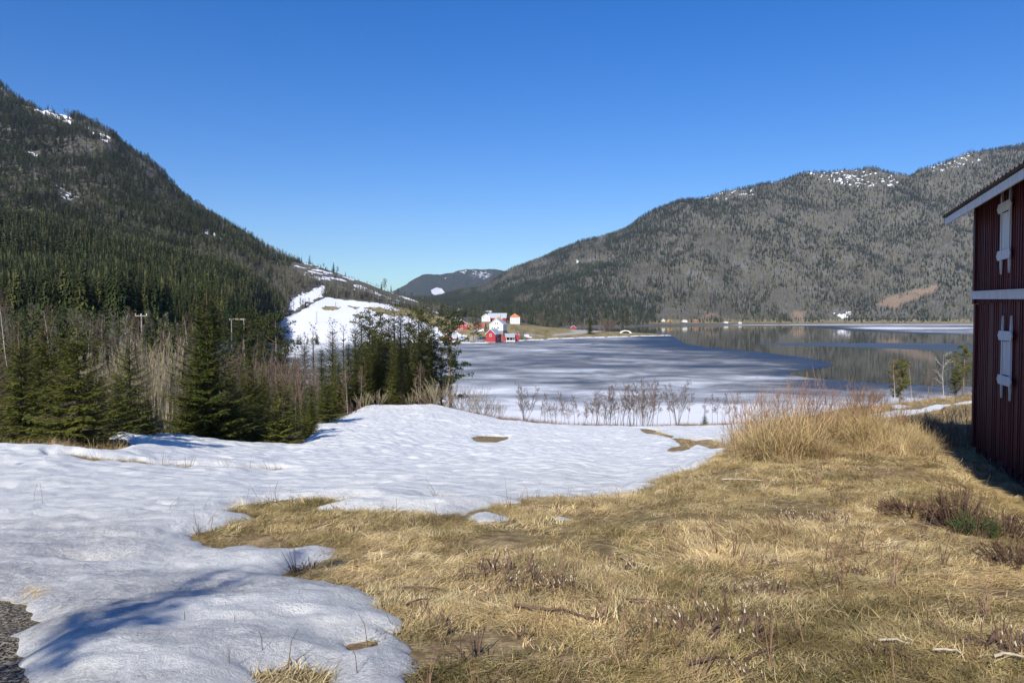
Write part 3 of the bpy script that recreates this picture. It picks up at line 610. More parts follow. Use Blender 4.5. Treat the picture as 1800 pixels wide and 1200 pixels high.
def far_attr(X, Y, Zz):
    qx, qy = proj(X, Y, Zz)
    sn = np.clip(sdf([(757, 510), (768, 505), (776, 507), (783, 516), (785, 523), (770, 522), (760, 516)], qx, qy)/2+.6, 0, 1)
    for g in [[(780, 478), (815, 472), (870, 474), (850, 488), (810, 480)], [(775, 490), (785, 486), (790, 492)], [(820, 480), (868, 478), (860, 492), (825, 490)]]:
        sn = np.maximum(sn, np.clip(sdf(g, qx, qy)/3+.5, 0, 1)*.42)
    return {'snow': sn}
hill_sheet('mountain', TF, 420, 1140, 4250, 6900, 300, 220, mat_far(), far_attr)

# ------------------------------------------------------------------ lake: water, ice
def mat_water():
    t = NT('lake_water'); p = t.pos()
    w = t.noise(t.map(p, (.5, .5, 1)), 1.0, 3); 
    return t.bsdf((.010, .014, .010), .045, t.bump(w, .05, .02), .32, IOR=1.30)
def mat_ice(name, dark=False):
    t = NT(name); p = t.pos(); e = t.attr('edge'); c_ = t.attr('near')
    a = t.noise(t.map(p, (.05, .06, 1), (0, 0, .12)), 1.0, 6, .68, .9); b = t.noise(t.map(p, (.011, .016, 1), (0, 0, -.1)), 1.0, 4, .55, .6)
    f = t.math('ADD', t.math('MULTIPLY', a, .75), t.math('MULTIPLY', b, .65)); f = t.math('SUBTRACT', f, .15)
    f = t.math('ADD', f, t.math('MULTIPLY', c_, .22)); f = t.math('SUBTRACT', f, t.math('MULTIPLY', e, .30))
    col = t.ramp(f, [(.26, (.012, .022, .05)), (.38, (.055, .062, .07)), (.47, (.13, .135, .14)), (.56, (.25, .255, .26)), (.66, (.42, .44, .46)), (.80, (.76, .77, .78))])
    rg = t.ramp(f, [(.3, .32), (.6, .6)])
    return t.bsdf(col, rg, t.bump(a, .2, .3), t.ramp(f, [(.32, .22), (.45, .08)]))
wx = [(-2500, -200), (3500, -200), (3500, 4200), (-2500, 4200)]
water = tag(obj('water', make_mesh('water', [(a, b, 0) for a, b in [(-2500, 40), (3500, 40), (3500, 4200), (-2500, 4200)]], [(0, 1, 2, 3)], [mat_water()])), kind='structure')
def lk(px, py):
    Yd = EYE/-float(slope_of(py)); q = P(px, py, Yd); return (q.x, q.y)
bnd = [(1170, 588.5), (1184, 591.5), (1193, 597), (1206, 604), (1235, 609), (1275, 613), (1330, 618), (1372, 623), (1405, 627), (1440, 633), (1460, 638.5), (1467, 641.5), (1455, 645), (1425, 649), (1395, 653), (1384, 655.5), (1392, 659), (1420, 664),
       (1465, 668), (1510, 671.5), (1560, 674), (1640, 677.5), (1716, 680), (1850, 684), (2100, 690)]
near_ice = [lk(*q) for q in bnd]+[(500, 100), (500, 60), (-500, 60), (-500, 560), (-20, 560), (60, 640), (110, 668)]
far_ice = [lk(*q) for q in [(1140, 574), (1250, 573), (1405, 572.8), (1450, 577), (1500, 581.5), (1560, 584), (1640, 587.5), (1716, 590), (1850, 592), (2200, 595)]]+[(3000, 2100), (200, 2000), (180, 1400)]
thin = [lk(*q) for q in [(1330, 603.5), (1420, 602), (1560, 602.5), (1716, 604), (1900, 605), (2150, 607), (2150, 627), (1900, 624), (1716, 619), (1610, 614), (1480, 609.5), (1380, 606.5)]]
def ice_sheet(name, poly, x0, x1, y0, y1, nx, ny, zz, mat, nearf):
    py_ = np.linspace(1/y1, 1/y0, ny); ys = 1/py_; pxs = np.linspace(x0, x1, nx)
    A_, S_ = np.meshgrid(pxs, ys); X = (A_-900)/FPX*S_; Y = S_.copy()
    wob = .004*Y
    d, cx, cy = sdf(poly, X, Y, True)
    ins_ = d >= 0; F = grid_faces(ny, nx, ins_)
    out = ~ins_
    X = np.where(out, cx, X); Y = np.where(out, cy, Y)
    wp = sdf(poly[:len(bnd)] if poly is near_ice else poly, X, Y)
    # distance to the open edge only
    E = np.full(X.shape, 1e9); pe = poly[:len(bnd)] if poly is near_ice else poly
    for (ax, ay), (bx_, by_) in zip(pe[:-1], pe[1:]):
        dx, dy = bx_-ax, by_-ay; tt = np.clip(((X-ax)*dx+(Y-ay)*dy)/(dx*dx+dy*dy), 0, 1); E = np.minimum(E, np.hypot(X-ax-tt*dx, Y-ay-tt*dy))
    V = np.stack([X, Y, np.full(X.shape, zz)], -1).reshape(-1, 3)
    Vc, Fc, A = compact(V, F, {'edge': np.clip(1-E/(18+Y*.05), 0, 1), 'near': nearf(X, Y)})
    return tag(obj(name, make_mesh(name, Vc, Fc, [mat], None, False, A)), kind='structure')
M_ICE = mat_ice('lake_ice')
def nearness(X, Y):
    q = np.clip((250-Y)/110, 0, 1)*.5+np.clip((150-Y)/45, 0, 1)*1.4 + fbm(X/22, Y/14, 131, 3)*.9*np.clip((260-Y)/60, 0, 1)*np.clip((Y-95)/40, 0, 1)
    q = q - .25*np.clip(1-np.abs(Y-330)/150, 0, 1)*np.clip((X+40)/200, 0, 1)
    q = q + np.clip((-X-75)/50, 0, 1)*1.9
    return q
ice_sheet('lake_ice', near_ice, 150, 2150, 62, 700, 760, 420, .03, M_ICE, nearness)
def far_near(X, Y):
    qx, qy = proj(X, Y, 0*X)
    return 1.3*np.clip(sdf([(1480, 576), (1560, 574.5), (1720, 576), (1690, 578), (1560, 579)], qx, qy)/1.2+.5, 0, 1)-.1+.9*np.clip((571.8-qy)/1.2, 0, 1)
ice_sheet('far_ice', far_ice, 1100, 2200, 700, 2000, 500, 160, .03, M_ICE, far_near)
def mat_thin():
    t = NT('thin_new_ice'); p = t.pos(); f = t.noise(t.map(p, (.01, .06, 1)), 1, 4)
    return t.bsdf(t.ramp(f, [(.4, (.03, .045, .06)), (.6, (.06, .085, .12))]), .28, t.bump(t.noise(p, .8, 2), .3, .05), .35)
tag(obj('thin_ice', make_mesh('thin_ice', [(a, b, .012) for a, b in thin], [tuple(range(len(thin)))], [mat_thin()])), kind='structure')
# ------------------------------------------------------------------ vegetation
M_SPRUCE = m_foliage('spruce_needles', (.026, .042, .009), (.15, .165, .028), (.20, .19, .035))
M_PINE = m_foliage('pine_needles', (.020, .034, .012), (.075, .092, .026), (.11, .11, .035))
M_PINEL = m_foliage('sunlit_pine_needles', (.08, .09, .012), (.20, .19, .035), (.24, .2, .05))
M_BARK = m_simple('spruce_bark', (.05, .035, .025), (.16, .11, .08), 9, stretch=(1, 1, .3))
M_PBARK = m_simple('pine_bark', (.12, .085, .06), (.27, .20, .14), 9, stretch=(1, 1, .3))
M_ALDER = m_simple('alder_bark', (.11, .09, .075), (.28, .24, .20), 9, stretch=(1, 1, .3))
M_TWIG = m_simple('grey_brown_twigs', (.085, .062, .045), (.21, .155, .115), 5)
M_TWIGR = m_simple('reddish_twigs', (.10, .068, .05), (.22, .15, .115), 5)
M_TWIGG = m_simple('tan_willow_twigs', (.22, .18, .10), (.42, .36, .24), 5)
M_BIRCH = m_simple('birch_bark', (.30, .27, .23), (.68, .64, .58), 9, stretch=(1, 1, .5))
UP = Vector((0, 0, 1))

def spruce_mb(seed, H, R, gap=.28, twig=.09, wid=.05, nb=(6, 9), low=.03, leader=0.0, gaps=0.0):
    """needles and trunk of a spruce; leader = bare top share"""
    R_ = random.Random(seed); f = MB(); tr = MB()
    lean = Vector((R_.uniform(-.02, .02), R_.uniform(-.02, .02), 0))
    r0 = .014*H+.02
    tr.tube([Vector((0, 0, -.25)), Vector((0, 0, H*.35))+lean*H*.3, Vector((0, 0, H*.7))+lean*H*.6, Vector((0, 0, H))+lean*H*.6], [r0*1.2, r0*.8, r0*.42, .008], 6)
    z = H*low; k = 0
    while z < H*.985:
        q = z/H; prof = (1-q)**.85*(1 if q > .12 else .82+q*1.5)
        L0 = R*prof + .04*R
        n = R_.randint(*nb); a0 = R_.random()*6.28
        top = q > 1-leader
        if top: n = 4; L0 = max(.16*(1-q)/max(leader, .01)*R+.14*R, .08)
        for i in range(n):
            if R_.random() < gaps: continue
            a = a0+6.283*i/n+R_.uniform(-.25, .25); L = L0*R_.uniform(.72, 1.12); zz = z+R_.uniform(-gap*.4, gap*.4)
            out = Vector((math.cos(a), math.sin(a), 0)); el = -.32+1.15*q**1.4 + (.55 if top else 0)
            side = Vector((-math.sin(a), math.cos(a), 0)); base = Vector((0, 0, zz))+lean*zz*.6
            m = max(4, int(L/twig))
            pts = []
            for j in range(m+1):
                s = j/m; h = math.tan(max(min(el, 1.1), -.8))*s*L*.8 + (.30*s*s*L if q < .7 else .05*s*L)
                pts.append(base+out*(s*L)+UP*h)
            if q < .9 and wid < .2: tr.tube([pts[0], pts[m//2], pts[-1]], [max(.012*L+.004, .006), max(.008*L, .004), .003], 3, cap=False)
            for j in range(1, m+1):
                s = j/m; tl = max((.42*L)*(1-s*.78)*(.45+.55*min(s*3, 1)), twig*1.1)*R_.uniform(.75, 1.2); p = pts[j]; ax = (pts[j]-pts[j-1]).normalized()
                for sg in (-1, 1):
                    d = (ax*.62+side*sg*.75+UP*R_.uniform(-.16, .04)).normalized()
                    if j == m: d = (ax+side*sg*.25).normalized()
                    sv = d.cross(UP).normalized(); roll = R_.uniform(-.4, .4); sv = (sv*math.cos(roll)+UP*math.sin(roll))
                    # a shoot: two or three needle sprays along it
                    nn = max(1, int(tl/(twig*2.0))); 
                    for e in range(nn):
                        f.strip(p+d*(tl*e/nn*.9), (d+Vector((R_.uniform(-.2, .2), R_.uniform(-.2, .2), R_.uniform(-.25, .1)))).normalized(), tl/nn*1.25, wid*R_.uniform(.8, 1.3), sv, 0, .12)
                if R_.random() < .35 and q < .85:
                    f.strip(p, (ax*.4+UP*-.8).normalized(), tl*.5, wid, side, 0, 0)
        z += gap*R_.uniform(.8, 1.2)*(1.0-.35*q if not top else 1.2); k += 1
    f.strip(Vector((0, 0, H*.985))+lean*H*.6, UP, H*.02+.12, wid*.8, Vector((1, 0, 0)))
    return f, tr

def pine_mb(seed, H, R, bare=.35, n=26, clump=.5, spr=42, wid=.07):
    R_ = random.Random(seed); f = MB(); tr = MB(); r0 = .013*H+.02
    tr.tube([Vector((0, 0, -.3)), Vector((R_.uniform(-.1, .1), 0, H*.4)), Vector((R_.uniform(-.15, .15), R_.uniform(-.1, .1), H*.75)), Vector((0, 0, H*.98))], [r0*1.2, r0*.85, r0*.5, .02], 6)
    for i in range(n):
        q = bare+(1-bare)*(i/(n-1))**.9; a = R_.random()*6.28; prof = math.sin(min((q-bare)/(1-bare)*2.3+.55, 3.0))*.9+.12
        L = R*prof*R_.uniform(.6, 1.15); el = R_.uniform(-.1, .35)+.5*(q-bare); out = Vector((math.cos(a)*math.cos(el), math.sin(a)*math.cos(el), math.sin(el)))
        b = Vector((0, 0, H*q)); e = b+out*L+UP*.12*L; tr.tube([b, b+out*L*.5, e], [.03*L/R+.012, .02, .008], 3, cap=False)
        for c in range(max(2, int(4*L/R)+1)):
            s = 1-c*.24; cc = b+(e-b)*s+Vector((R_.gauss(0, .12), R_.gauss(0, .12), R_.gauss(0, .08)))*R*.5; rr_ = clump*R_.uniform(.6, 1.1)*(.7+.3*s)
            for _ in range(spr):
                d = Vector((R_.gauss(0, 1), R_.gauss(0, 1), R_.gauss(.25, .7))).normalized(); sd_ = d.cross(Vector((R_.gauss(0, 1), R_.gauss(0, 1), R_.gauss(0, 1)))).normalized()
                f.strip(cc+Vector((d.x, d.y, d.z*.55))*rr_*R_.uniform(.1, .8), d, rr_*.55, wid, sd_, 0, 0)
    return f, tr

def bare_segs(seed, H, stems=1, spread=.12, kids=7, r0=.05, tw=.007, lv=3, up=.5, low=.2, crown=.38, wob=.06):
    """trunk and twig meshes of a leafless tree"""
    R_ = random.Random(seed); tk = MB(); tg = MB()
    def grow(p, d, L, r, level):
        n = 4 if level == 0 else 3; pts = [p.copy()]; dd = d.copy(); rads = [r]
        for i in range(n):
            dd = (dd+Vector((R_.gauss(0, wob), R_.gauss(0, wob), R_.gauss(0, wob)))*(1+level)+UP*up*.12*level).normalized()
            pts.append(pts[-1]+dd*L/n); rads.append(max(r*(1-(i+1)/n*.88), tw*.6))
        (tk if level == 0 else tg).tube(pts, rads, 5 if level == 0 else 3, cap=False)
        if level >= lv: return
        nk = kids if level == 0 else max(3, int(kids*(.62 if level == 1 else .5)))
        for k in range(nk):
            s = (low if level == 0 else .15)+(1-(low if level == 0 else .15))*((k+R_.random())/nk); s = min(s, .97)
            x = s*n; i = min(int(x), n-1); q = pts[i].lerp(pts[i+1], x-i); ax = (pts[i+1]-pts[i]).normalized()
            a = R_.random()*6.28; pr = ax.orthogonal().normalized(); pr = Matrix.Rotation(a, 3, ax) @ pr
            ang = R_.uniform(.35, .85) if level else R_.uniform(.45, .95)*(1.2-up*.8)
            nd = (ax*math.cos(ang)+pr*math.sin(ang)+UP*up*.3).normalized()
            grow(q, nd, L*(crown if level == 0 else .5)*(1.15-s*.75)*R_.uniform(.75, 1.2), max(r*(1-s*.8)*.5, tw), level+1)
    for s in range(stems):
        a = R_.random()*6.28; t = R_.uniform(.2, 1)*spread if stems > 1 else R_.uniform(0, .05)
        o = Vector((math.cos(a), math.sin(a), 0)); grow(o*(t*H*.08)+UP*-.1, (UP+o*t).normalized(), H*R_.uniform(.72 if stems > 1 else .97, 1.02), r0*R_.uniform(.7, 1.1), 0)
    return tk, tg

def tree_thing(name, cat, crown, trunk, mc, mt, crown_name='crown', label=None, group=None):
    t = thing(name, label or '', cat, group=group)
    obj('trunk', trunk.mesh('trunk', [mt], True), t); obj(crown_name, crown.mesh(crown_name, [mc]), t)
    return t
used = set()
def place(proto, loc, rotz, sc, label, group=None):
    if proto.name not in used:
        used.add(proto.name); proto.location = loc; proto.rotation_euler = (0, 0, rotz); proto.scale = (sc, sc, sc)
        tag(proto, label, group=group); return proto
    return dup(proto, loc, rotz, sc, label, group)
def at(px, Y, T=TN, dz=0.0):
    """ground point under the column px at depth Y"""
    x = (px-900)/FPX*Y*1.0; return Vector((x, Y, float(T.z(x, Y))+dz))
rnd = random.Random(7)
# prototypes -------------------------------------------------------
def mk_spruce(seed, H, R, **k):
    f, t = spruce_mb(seed, H, R, **k); return (tree_thing('spruce', 'spruce', f, t, M_SPRUCE, M_BARK), H)
near_sp = [mk_spruce(11, 5.2, 2.1, gap=.31, twig=.075, wid=.068, nb=(8, 11), leader=.24), mk_spruce(12, 7.0, 2.35, gap=.33, twig=.085, wid=.085, nb=(9, 12), leader=.08),
           mk_spruce(13, 3.4, 1.5, gap=.24, twig=.07, wid=.06, nb=(8, 10), leader=.12), mk_spruce(14, 6.0, 1.8, gap=.36, twig=.09, wid=.078, nb=(8, 11), leader=.18)]
mid_sp = [mk_spruce(21, 10, 2.1, gap=.33, twig=.15, wid=.115, nb=(9, 12), leader=.1, gaps=.1), mk_spruce(22, 9, 1.65, gap=.32, twig=.15, wid=.115, nb=(8, 11), leader=.12, gaps=.12), mk_spruce(23, 11, 2.35, gap=.35, twig=.16, wid=.12, nb=(9, 12), leader=.06)]
thin_sp = [mk_spruce(31, 7.5, 1.05, gap=.42, twig=.17, wid=.08, nb=(4, 6), leader=.15, gaps=.3)]
def px_h(H, ptop, pbase, Y):                       # scale so that the tree spans these rows at that depth
    return (float(slope_of(ptop))-float(slope_of(pbase)))*Y/H
def spr(kind, i, px, Y, top, label, group=None, rot=None, sink=0.0, T=TN):
    p, H = kind[i]; g = at(px, Y, T, -sink); sc = (EYE+Y*float(slope_of(top))-g.z)/H
    return place(p, g, rot if rot is not None else rnd.random()*6.28, sc, label, group)
G_NS = 'young spruces behind the snow field'
spr(near_sp, 0, 135, 21.0, 545, 'young spruce with bare yellowish leader standing closest on the left edge of the snow', rot=.4)
spr(near_sp, 3, 35, 23.5, 560, 'dark bushy spruce at the far left edge of the picture', G_NS)
spr(near_sp, 1, 365, 32.0, 505, 'broad tall spruce with pointed yellow tip behind the middle of the snow bank', rot=1.0)
spr(near_sp, 3, 345, 34.5, 590, 'lower spruce hidden behind the left side of the broad tall spruce', G_NS)
spr(near_sp, 2, 492, 33.6, 655, 'small dense spruce at the right end of the spruce row casting a shadow on snow', rot=2.0)
spr(near_sp, 1, 440, 37.0, 640, 'shaded spruce between the broad tall spruce and the small dense spruce', G_NS)
spr(near_sp, 3, 228, 27.0, 575, 'slender spruce with whorled leader left of the tan thicket', G_NS)
spr(near_sp, 2, 205, 24.5, 650, 'low spruce with drooping boughs right of the closest young spruce', G_NS)
spr(near_sp, 1, 80, 27.0, 565, 'spruce between the far left spruce and the closest young spruce', G_NS)
spr(near_sp, 2, 255, 28.5, 690, 'short spruce at the brink of the snow bank below the thicket', G_NS)
spr(near_sp, 2, 330, 31.0, 680, 'short spruce touching the broad tall spruce on its left', G_NS)
spr(near_sp, 2, 405, 33.5, 665, 'short spruce at the right foot of the broad tall spruce', G_NS)
spr(near_sp, 1, -30, 29.0, 590, 'spruce cut by the left frame edge', G_NS)
spr(near_sp, 0, 575, 50.0, 655, 'bright green spruce beside the dip in the snow field', rot=2.2)
spr(near_sp, 3, 548, 53.0, 660, 'narrow green spruce just left of the bright green one by the dip', G_NS)
for k, (px, Y, top) in enumerate([(462, 45, 650), (520, 58, 640), (545, 41, 700), (60, 34, 600), (165, 36, 640), (410, 48, 640), (120, 48, 585), (30, 44, 570), (430, 60, 640), (535, 47, 690)]):
    spr(near_sp, (1, 3)[k % 2], px, Y, top, 'spruce in the second rank among bare thickets on the left', 'second rank of spruces on the left')
# conifers on the near shore
shore = [(420, 100, 560), (442, 104, 545), (456, 108, 550), (474, 100, 556), (490, 106, 570), (503, 112, 590), (552, 84, 572), (533, 92, 590), (583, 82, 568), (603, 86, 574), (519, 78, 615), (566, 78, 610), (590, 76, 625),
  (622, 92, 560), (636, 88, 556), (648, 84, 552), (660, 94, 562), (672, 88, 552), (682, 84, 545), (694, 90, 540), (706, 86, 546), (718, 92, 552), (730, 88, 556), (742, 84, 548), (752, 92, 552), (760, 88, 575), (610, 80, 600), (626, 78, 606), (640, 77, 596), (654, 80, 585), (596, 74, 625), (690, 78, 600), (664, 82, 590), (700, 80, 600), (728, 82, 590)]
for k, (px, Y, top) in enumerate(shore):
    if top < 585 and px in (533, 552, 583, 603): spr(thin_sp if px != 583 else mid_sp, 0, px, Y, top, 'slim spire-topped spruce standing against the distant snow field', 'spires against the far snow field')
    else: spr(mid_sp, k % 3, px, Y, top, 'conifer in the dense dark stand on the near lake shore', 'dark conifers on the near shore')
# pines
def mk_pine(seed, H, R, mat=M_PINE, name='pine', **k):
    f, t = pine_mb(seed, H, R, **k); return (tree_thing(name, 'pine', f, t, mat, M_PBARK), H)
pines = [mk_pine(41, 10, 2.4, bare=.25, n=32, wid=.10), mk_pine(42, 11, 2.2, bare=.36, n=30, wid=.10), mk_pine(43, 9, 2.6, bare=.12, n=40, wid=.10)]
spr(pines, 2, 792, 88, 560, 'pine with layered ragged boughs at the right end of the dark shore stand')
spr(pines, 0, 775, 92, 600, 'pine tucked behind the layered pine at the end of the stand')
spr(pines, 1, 655, 96, 556, 'taller pine inside the dark stand', 'pines inside the dark stand')
spr(pines, 1, 735, 96, 552, 'taller pine inside the dark stand', 'pines inside the dark stand')
spr(pines, 0, 430, 98, 552, 'pine with bare lower trunk nearest the twin-post pole', 'pines left of the far snow field')
spr(pines, 0, 484, 98, 560, 'pine with bare lower trunk directly at the left edge of the far snow field', 'pines left of the far snow field')
spr(pines, 1, 792, 478, 552, 'pine in front of the red gabled farmhouse', T=TL)
spr(pines, 0, 832, 480, 556, 'pine with bare trunk beside the gravel yard', T=TL)
spr(pines, 2, 840, 482, 566, 'smaller pine on the right of the yard pine', T=TL)
# bare trees -------------------------------------------------------
def mk_bare(name, seed, H, mt, mg, cat='bare tree', **k):
    a, b = bare_segs(seed, H, **k); return (tree_thing(name, cat, b, a, mg, mt, 'branches'), H)
alder = [mk_bare('alder', 51, 7, M_ALDER, M_TWIG, stems=8, spread=.5, kids=10, r0=.04, tw=.012, low=.3, up=.3, crown=.30), mk_bare('alder', 52, 7, M_ALDER, M_TWIG, stems=4, spread=.3, kids=11, r0=.05, tw=.012, low=.35, up=.25, crown=.30),
         mk_bare('alder', 53, 7.5, M_ALDER, M_TWIGR, stems=3, spread=.22, kids=11, r0=.045, tw=.012, low=.35, up=.25, crown=.28), mk_bare('alder', 54, 7, M_ALDER, M_TWIGR, stems=1, kids=15, r0=.06, tw=.012, low=.38, up=.22, crown=.26)]
birch = [mk_bare('birch', 61, 8, M_BIRCH, M_TWIGR, stems=1, kids=12, r0=.07, tw=.016, low=.35, up=.5), mk_bare('birch', 62, 8, M_BIRCH, M_TWIGR, stems=2, spread=.25, kids=10, r0=.06, tw=.016, low=.3, up=.5)]
willow = [mk_bare('willow_bush', 71, 4, M_TWIGG, M_TWIGG, 'bush', stems=16, spread=1.0, kids=5, r0=.025, tw=.011, lv=2, low=.25, up=.9), mk_bare('willow_bush', 72, 4.5, M_TWIGG, M_TWIG, 'bush', stems=22, spread=.8, kids=5, r0=.022, tw=.011, lv=2, low=.3, up=.9),
          mk_bare('willow_bush', 73, 3.6, M_TWIG, M_TWIGR, 'bush', stems=20, spread=1.5, kids=6, r0=.02, tw=.011, lv=2, low=.2, up=.7)]
sap = [mk_bare('sapling', 81, 6, M_ALDER, M_TWIG, 'sapling', stems=2, spread=.1, kids=8, r0=.028, tw=.011, lv=2, low=.3, up=1.0), mk_bare('sapling', 82, 6, M_TWIGG, M_TWIGG, 'sapling', stems=3, spread=.14, kids=8, r0=.026, tw=.011, lv=2, low=.25, up=1.1),
       mk_bare('sapling', 83, 6, M_ALDER, M_TWIGR, 'sapling', stems=2, spread=.12, kids=9, r0=.028, tw=.012, lv=2, low=.3, up=1.0)]
# alders along the near shore, right of the stand
spr(alder, 0, 922, 93, 672, 'round-crowned alder standing alone left of the shore row', sink=0)
spr(alder, 0, 1192, 91, 668, 'spreading many-stemmed alder at the right end of the shore row')
for px, top, k in [(964, 693, 3), (978, 700, 2), (994, 690, 3), (1010, 694, 3), (1026, 700, 2), (1040, 690, 3), (1048, 684, 1), (1062, 678, 3), (1072, 676, 2), (1084, 680, 1), (1096, 676, 3), (1110, 672, 1), (1120, 674, 3), (1130, 664, 1), (1138, 668, 2), (1148, 672, 3), (1156, 690, 3), (950, 705, 3), (958, 712, 2), (971, 706, 2), (987, 708, 3), (1002, 704, 2), (1018, 710, 3), (1034, 706, 2), (1055, 690, 2), (1078, 700, 3), (1091, 690, 2), (1103, 686, 3), (1115, 690, 2), (1126, 684, 3), (1143, 690, 2), (1133, 700, 0), (1069, 705, 0), (1210, 690, 3), (1180, 690, 3)]:
    spr(alder, k, px, rnd.uniform(86, 94), top, 'slender bare alder in the row along the near shore', 'alders in the shore row')
for px, top in [(1238, 700), (1254, 694), (1262, 698), (1284, 692), (1290, 690), (1276, 705)]:
    spr(alder, 3, px, rnd.uniform(90, 98), top, 'thin bare sapling standing in snow right of the shore row', 'thin saplings right of the shore row')
for k, (px, Y, top) in enumerate([(776, 80, 655), (792, 82, 668), (806, 82, 676), (824, 82, 680), (838, 83, 678), (850, 84, 690), (864, 86, 702), (878, 88, 706)]):
    spr(willow, k % 3, px, Y, top, 'leafless brown bush at the snow edge beyond the dark stand', 'brown bushes at the snow edge')
for k, (px, Y, top) in enumerate([(664, 75, 680), (690, 78, 690), (720, 78, 685), (745, 79, 680), (640, 70, 685), (620, 66, 690), (760, 79, 665)]):
    spr(willow, (0, 2)[k % 2], px, Y, top, 'leafless bush along the foot of the dark stand', 'bushes at the foot of the stand')
for px, Y, top in [(610, 70, 650), (632, 73, 650), (738, 80, 645), (733, 82, 640), (706, 80, 660)]:
    spr(birch, rnd.randint(0, 1), px, Y, top, 'young birch with reddish twigs in front of the dark stand', 'birches before the dark stand')
# thickets on the left
for k in range(34):
    px = 150+k*4.9+rnd.uniform(-5, 5); Y = rnd.uniform(33, 46); top = 590+rnd.uniform(-12, 45)-(18 if px > 240 else 0)
    spr(sap, 1, px, Y, top, 'tall tan sapling in the pale thicket behind the left spruces', 'tan saplings of the left thicket')
for k in range(46):
    px = 395+k*3.6+rnd.uniform(-4, 4); Y = rnd.uniform(52, 76); top = 598+rnd.uniform(0, 42)
    spr(sap, (2, 0, 2)[k % 3], px, Y, top, 'reddish-brown sapling in the thicket between spruces and shore', 'brown saplings of the middle thicket')
for k in range(26):
    px = -20+k*14.6+rnd.uniform(-4, 4); Y = rnd.uniform(60, 115); top = rnd.uniform(548, 590)
    spr(birch if k % 3 == 0 else sap, 0 if k % 3 == 0 else 2, px, Y, top, 'bare grey tree before the dark spruce plantation', 'bare trees before the plantation')
for k in range(5):
    spr(birch, 0, [12, 335/1.0, 92, 228, 178][k], [70, 95, 60, 75, 65][k], [520, 555, 545, 548, 560][k], 'pale-stemmed birch rising above the left spruces', 'pale birches above the left spruces')
# right shore: birch, pines, dead tree
spr(birch, 1, 1574, 112, 632, 'leaning pale birch with reddish twigs left of the sunlit pines')
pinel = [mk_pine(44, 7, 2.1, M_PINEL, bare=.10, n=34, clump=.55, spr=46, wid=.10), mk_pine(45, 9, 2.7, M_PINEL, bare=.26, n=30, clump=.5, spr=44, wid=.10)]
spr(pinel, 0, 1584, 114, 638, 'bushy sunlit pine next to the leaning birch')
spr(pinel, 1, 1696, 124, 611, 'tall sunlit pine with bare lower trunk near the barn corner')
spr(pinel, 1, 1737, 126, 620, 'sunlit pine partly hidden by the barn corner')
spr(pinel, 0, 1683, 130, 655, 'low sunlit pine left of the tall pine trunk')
dead = [mk_bare('dead_tree', 91, 8, M_BIRCH, M_BIRCH, 'dead tree', stems=1, kids=10, r0=.10, tw=.02, lv=2, low=.3, up=.05, crown=.42)]
spr(dead, 0, 1662, 122, 622, 'bleached leafless tree with spreading limbs left of the tall pine', rot=2.2)
spr(alder, 1, 1634, 120, 634, 'grey bare tree left of the bleached tree')
spr(birch, 0, 1606, 117, 645, 'thin white crooked birch between bushy pine and grey tree')
rb = [mk_bare('round_bush', 74, 3.6, M_TWIG, M_TWIGR, 'bush', stems=46, spread=1.15, kids=7, r0=.02, tw=.012, lv=2, low=.3, up=.8)]
spr(rb, 0, 1523, 98, 672, 'dense rounded reddish bush on the lake shore left of the birch')
for k, (px, Y, top) in enumerate([(1500, 100, 695), (1552, 104, 690), (1610, 122, 684), (1628, 124, 688), (1648, 128, 684), (1668, 130, 682), (1690, 134, 680), (1706, 136, 680), (1725, 138, 680), (1480, 98, 705)]):
    spr(willow, 2, px, Y, top, 'low grey bush on the bank of the right shore', 'low bushes on the right bank')
# small spruce on the shore
spr(near_sp, 2, 1240, 97, 727, 'tiny dark spruce standing in shore snow right of the alders')
# trees on the headland
spr(mid_sp, 2, 1037, 622, 552, 'dark spruce on the grassy headland', T=TL)
spr(alder, 2, 1052, 640, 545, 'tall pale bare tree right of the headland spruce', T=TL)
spr(alder, 3, 1048, 618, 574, 'small bare tree on the headland shore', T=TL)
spr(pines, 2, 1098, 690, 548, 'dark pine at the water side of the headland', T=TL)
spr(rb, 0, 1068, 690, 556, 'reddish leafless bush on the far side of the headland', T=TL)
spr(rb, 0, 915, 516, 577, 'small bare garden bush on the farm field', T=TL)
spr(alder, 0, 950, 740, 548, 'bare tree at the field edge right of the orange-roofed house', T=TL)
spr(alder, 0, 925, 730, 550, 'bare tree just right of the orange-roofed house', T=TL)
for k in range(9):
    spr(alder, k % 4, 958+k*8+rnd.uniform(-3, 3), 790+rnd.uniform(-20, 20), 560+rnd.uniform(-4, 4), 'bare tree along the far edge of the headland field', 'bare trees along the far field edge', T=TL)
# skyline trees on the felled ridge
for k, (px, top) in enumerate([(545, 441), (570, 456), (587, 454), (594, 462), (608, 470), (528, 450), (515, 444), (662, 492), (671, 489), (677, 484), (688, 494), (700, 500), (712, 504), (724, 508)]):
    Yr = 985 if px > 560 else 1030
    kd = (mid_sp, k % 3) if k % 3 else (mid_sp, 1)
    if k % 2: kd = (pines, k % 3)
    spr(kd[0], kd[1], px, Yr-max(0, px-600)*.6, top+7, 'lone conifer left standing on the felled ridge skyline', 'conifers on the felled ridge skyline', T=TL)

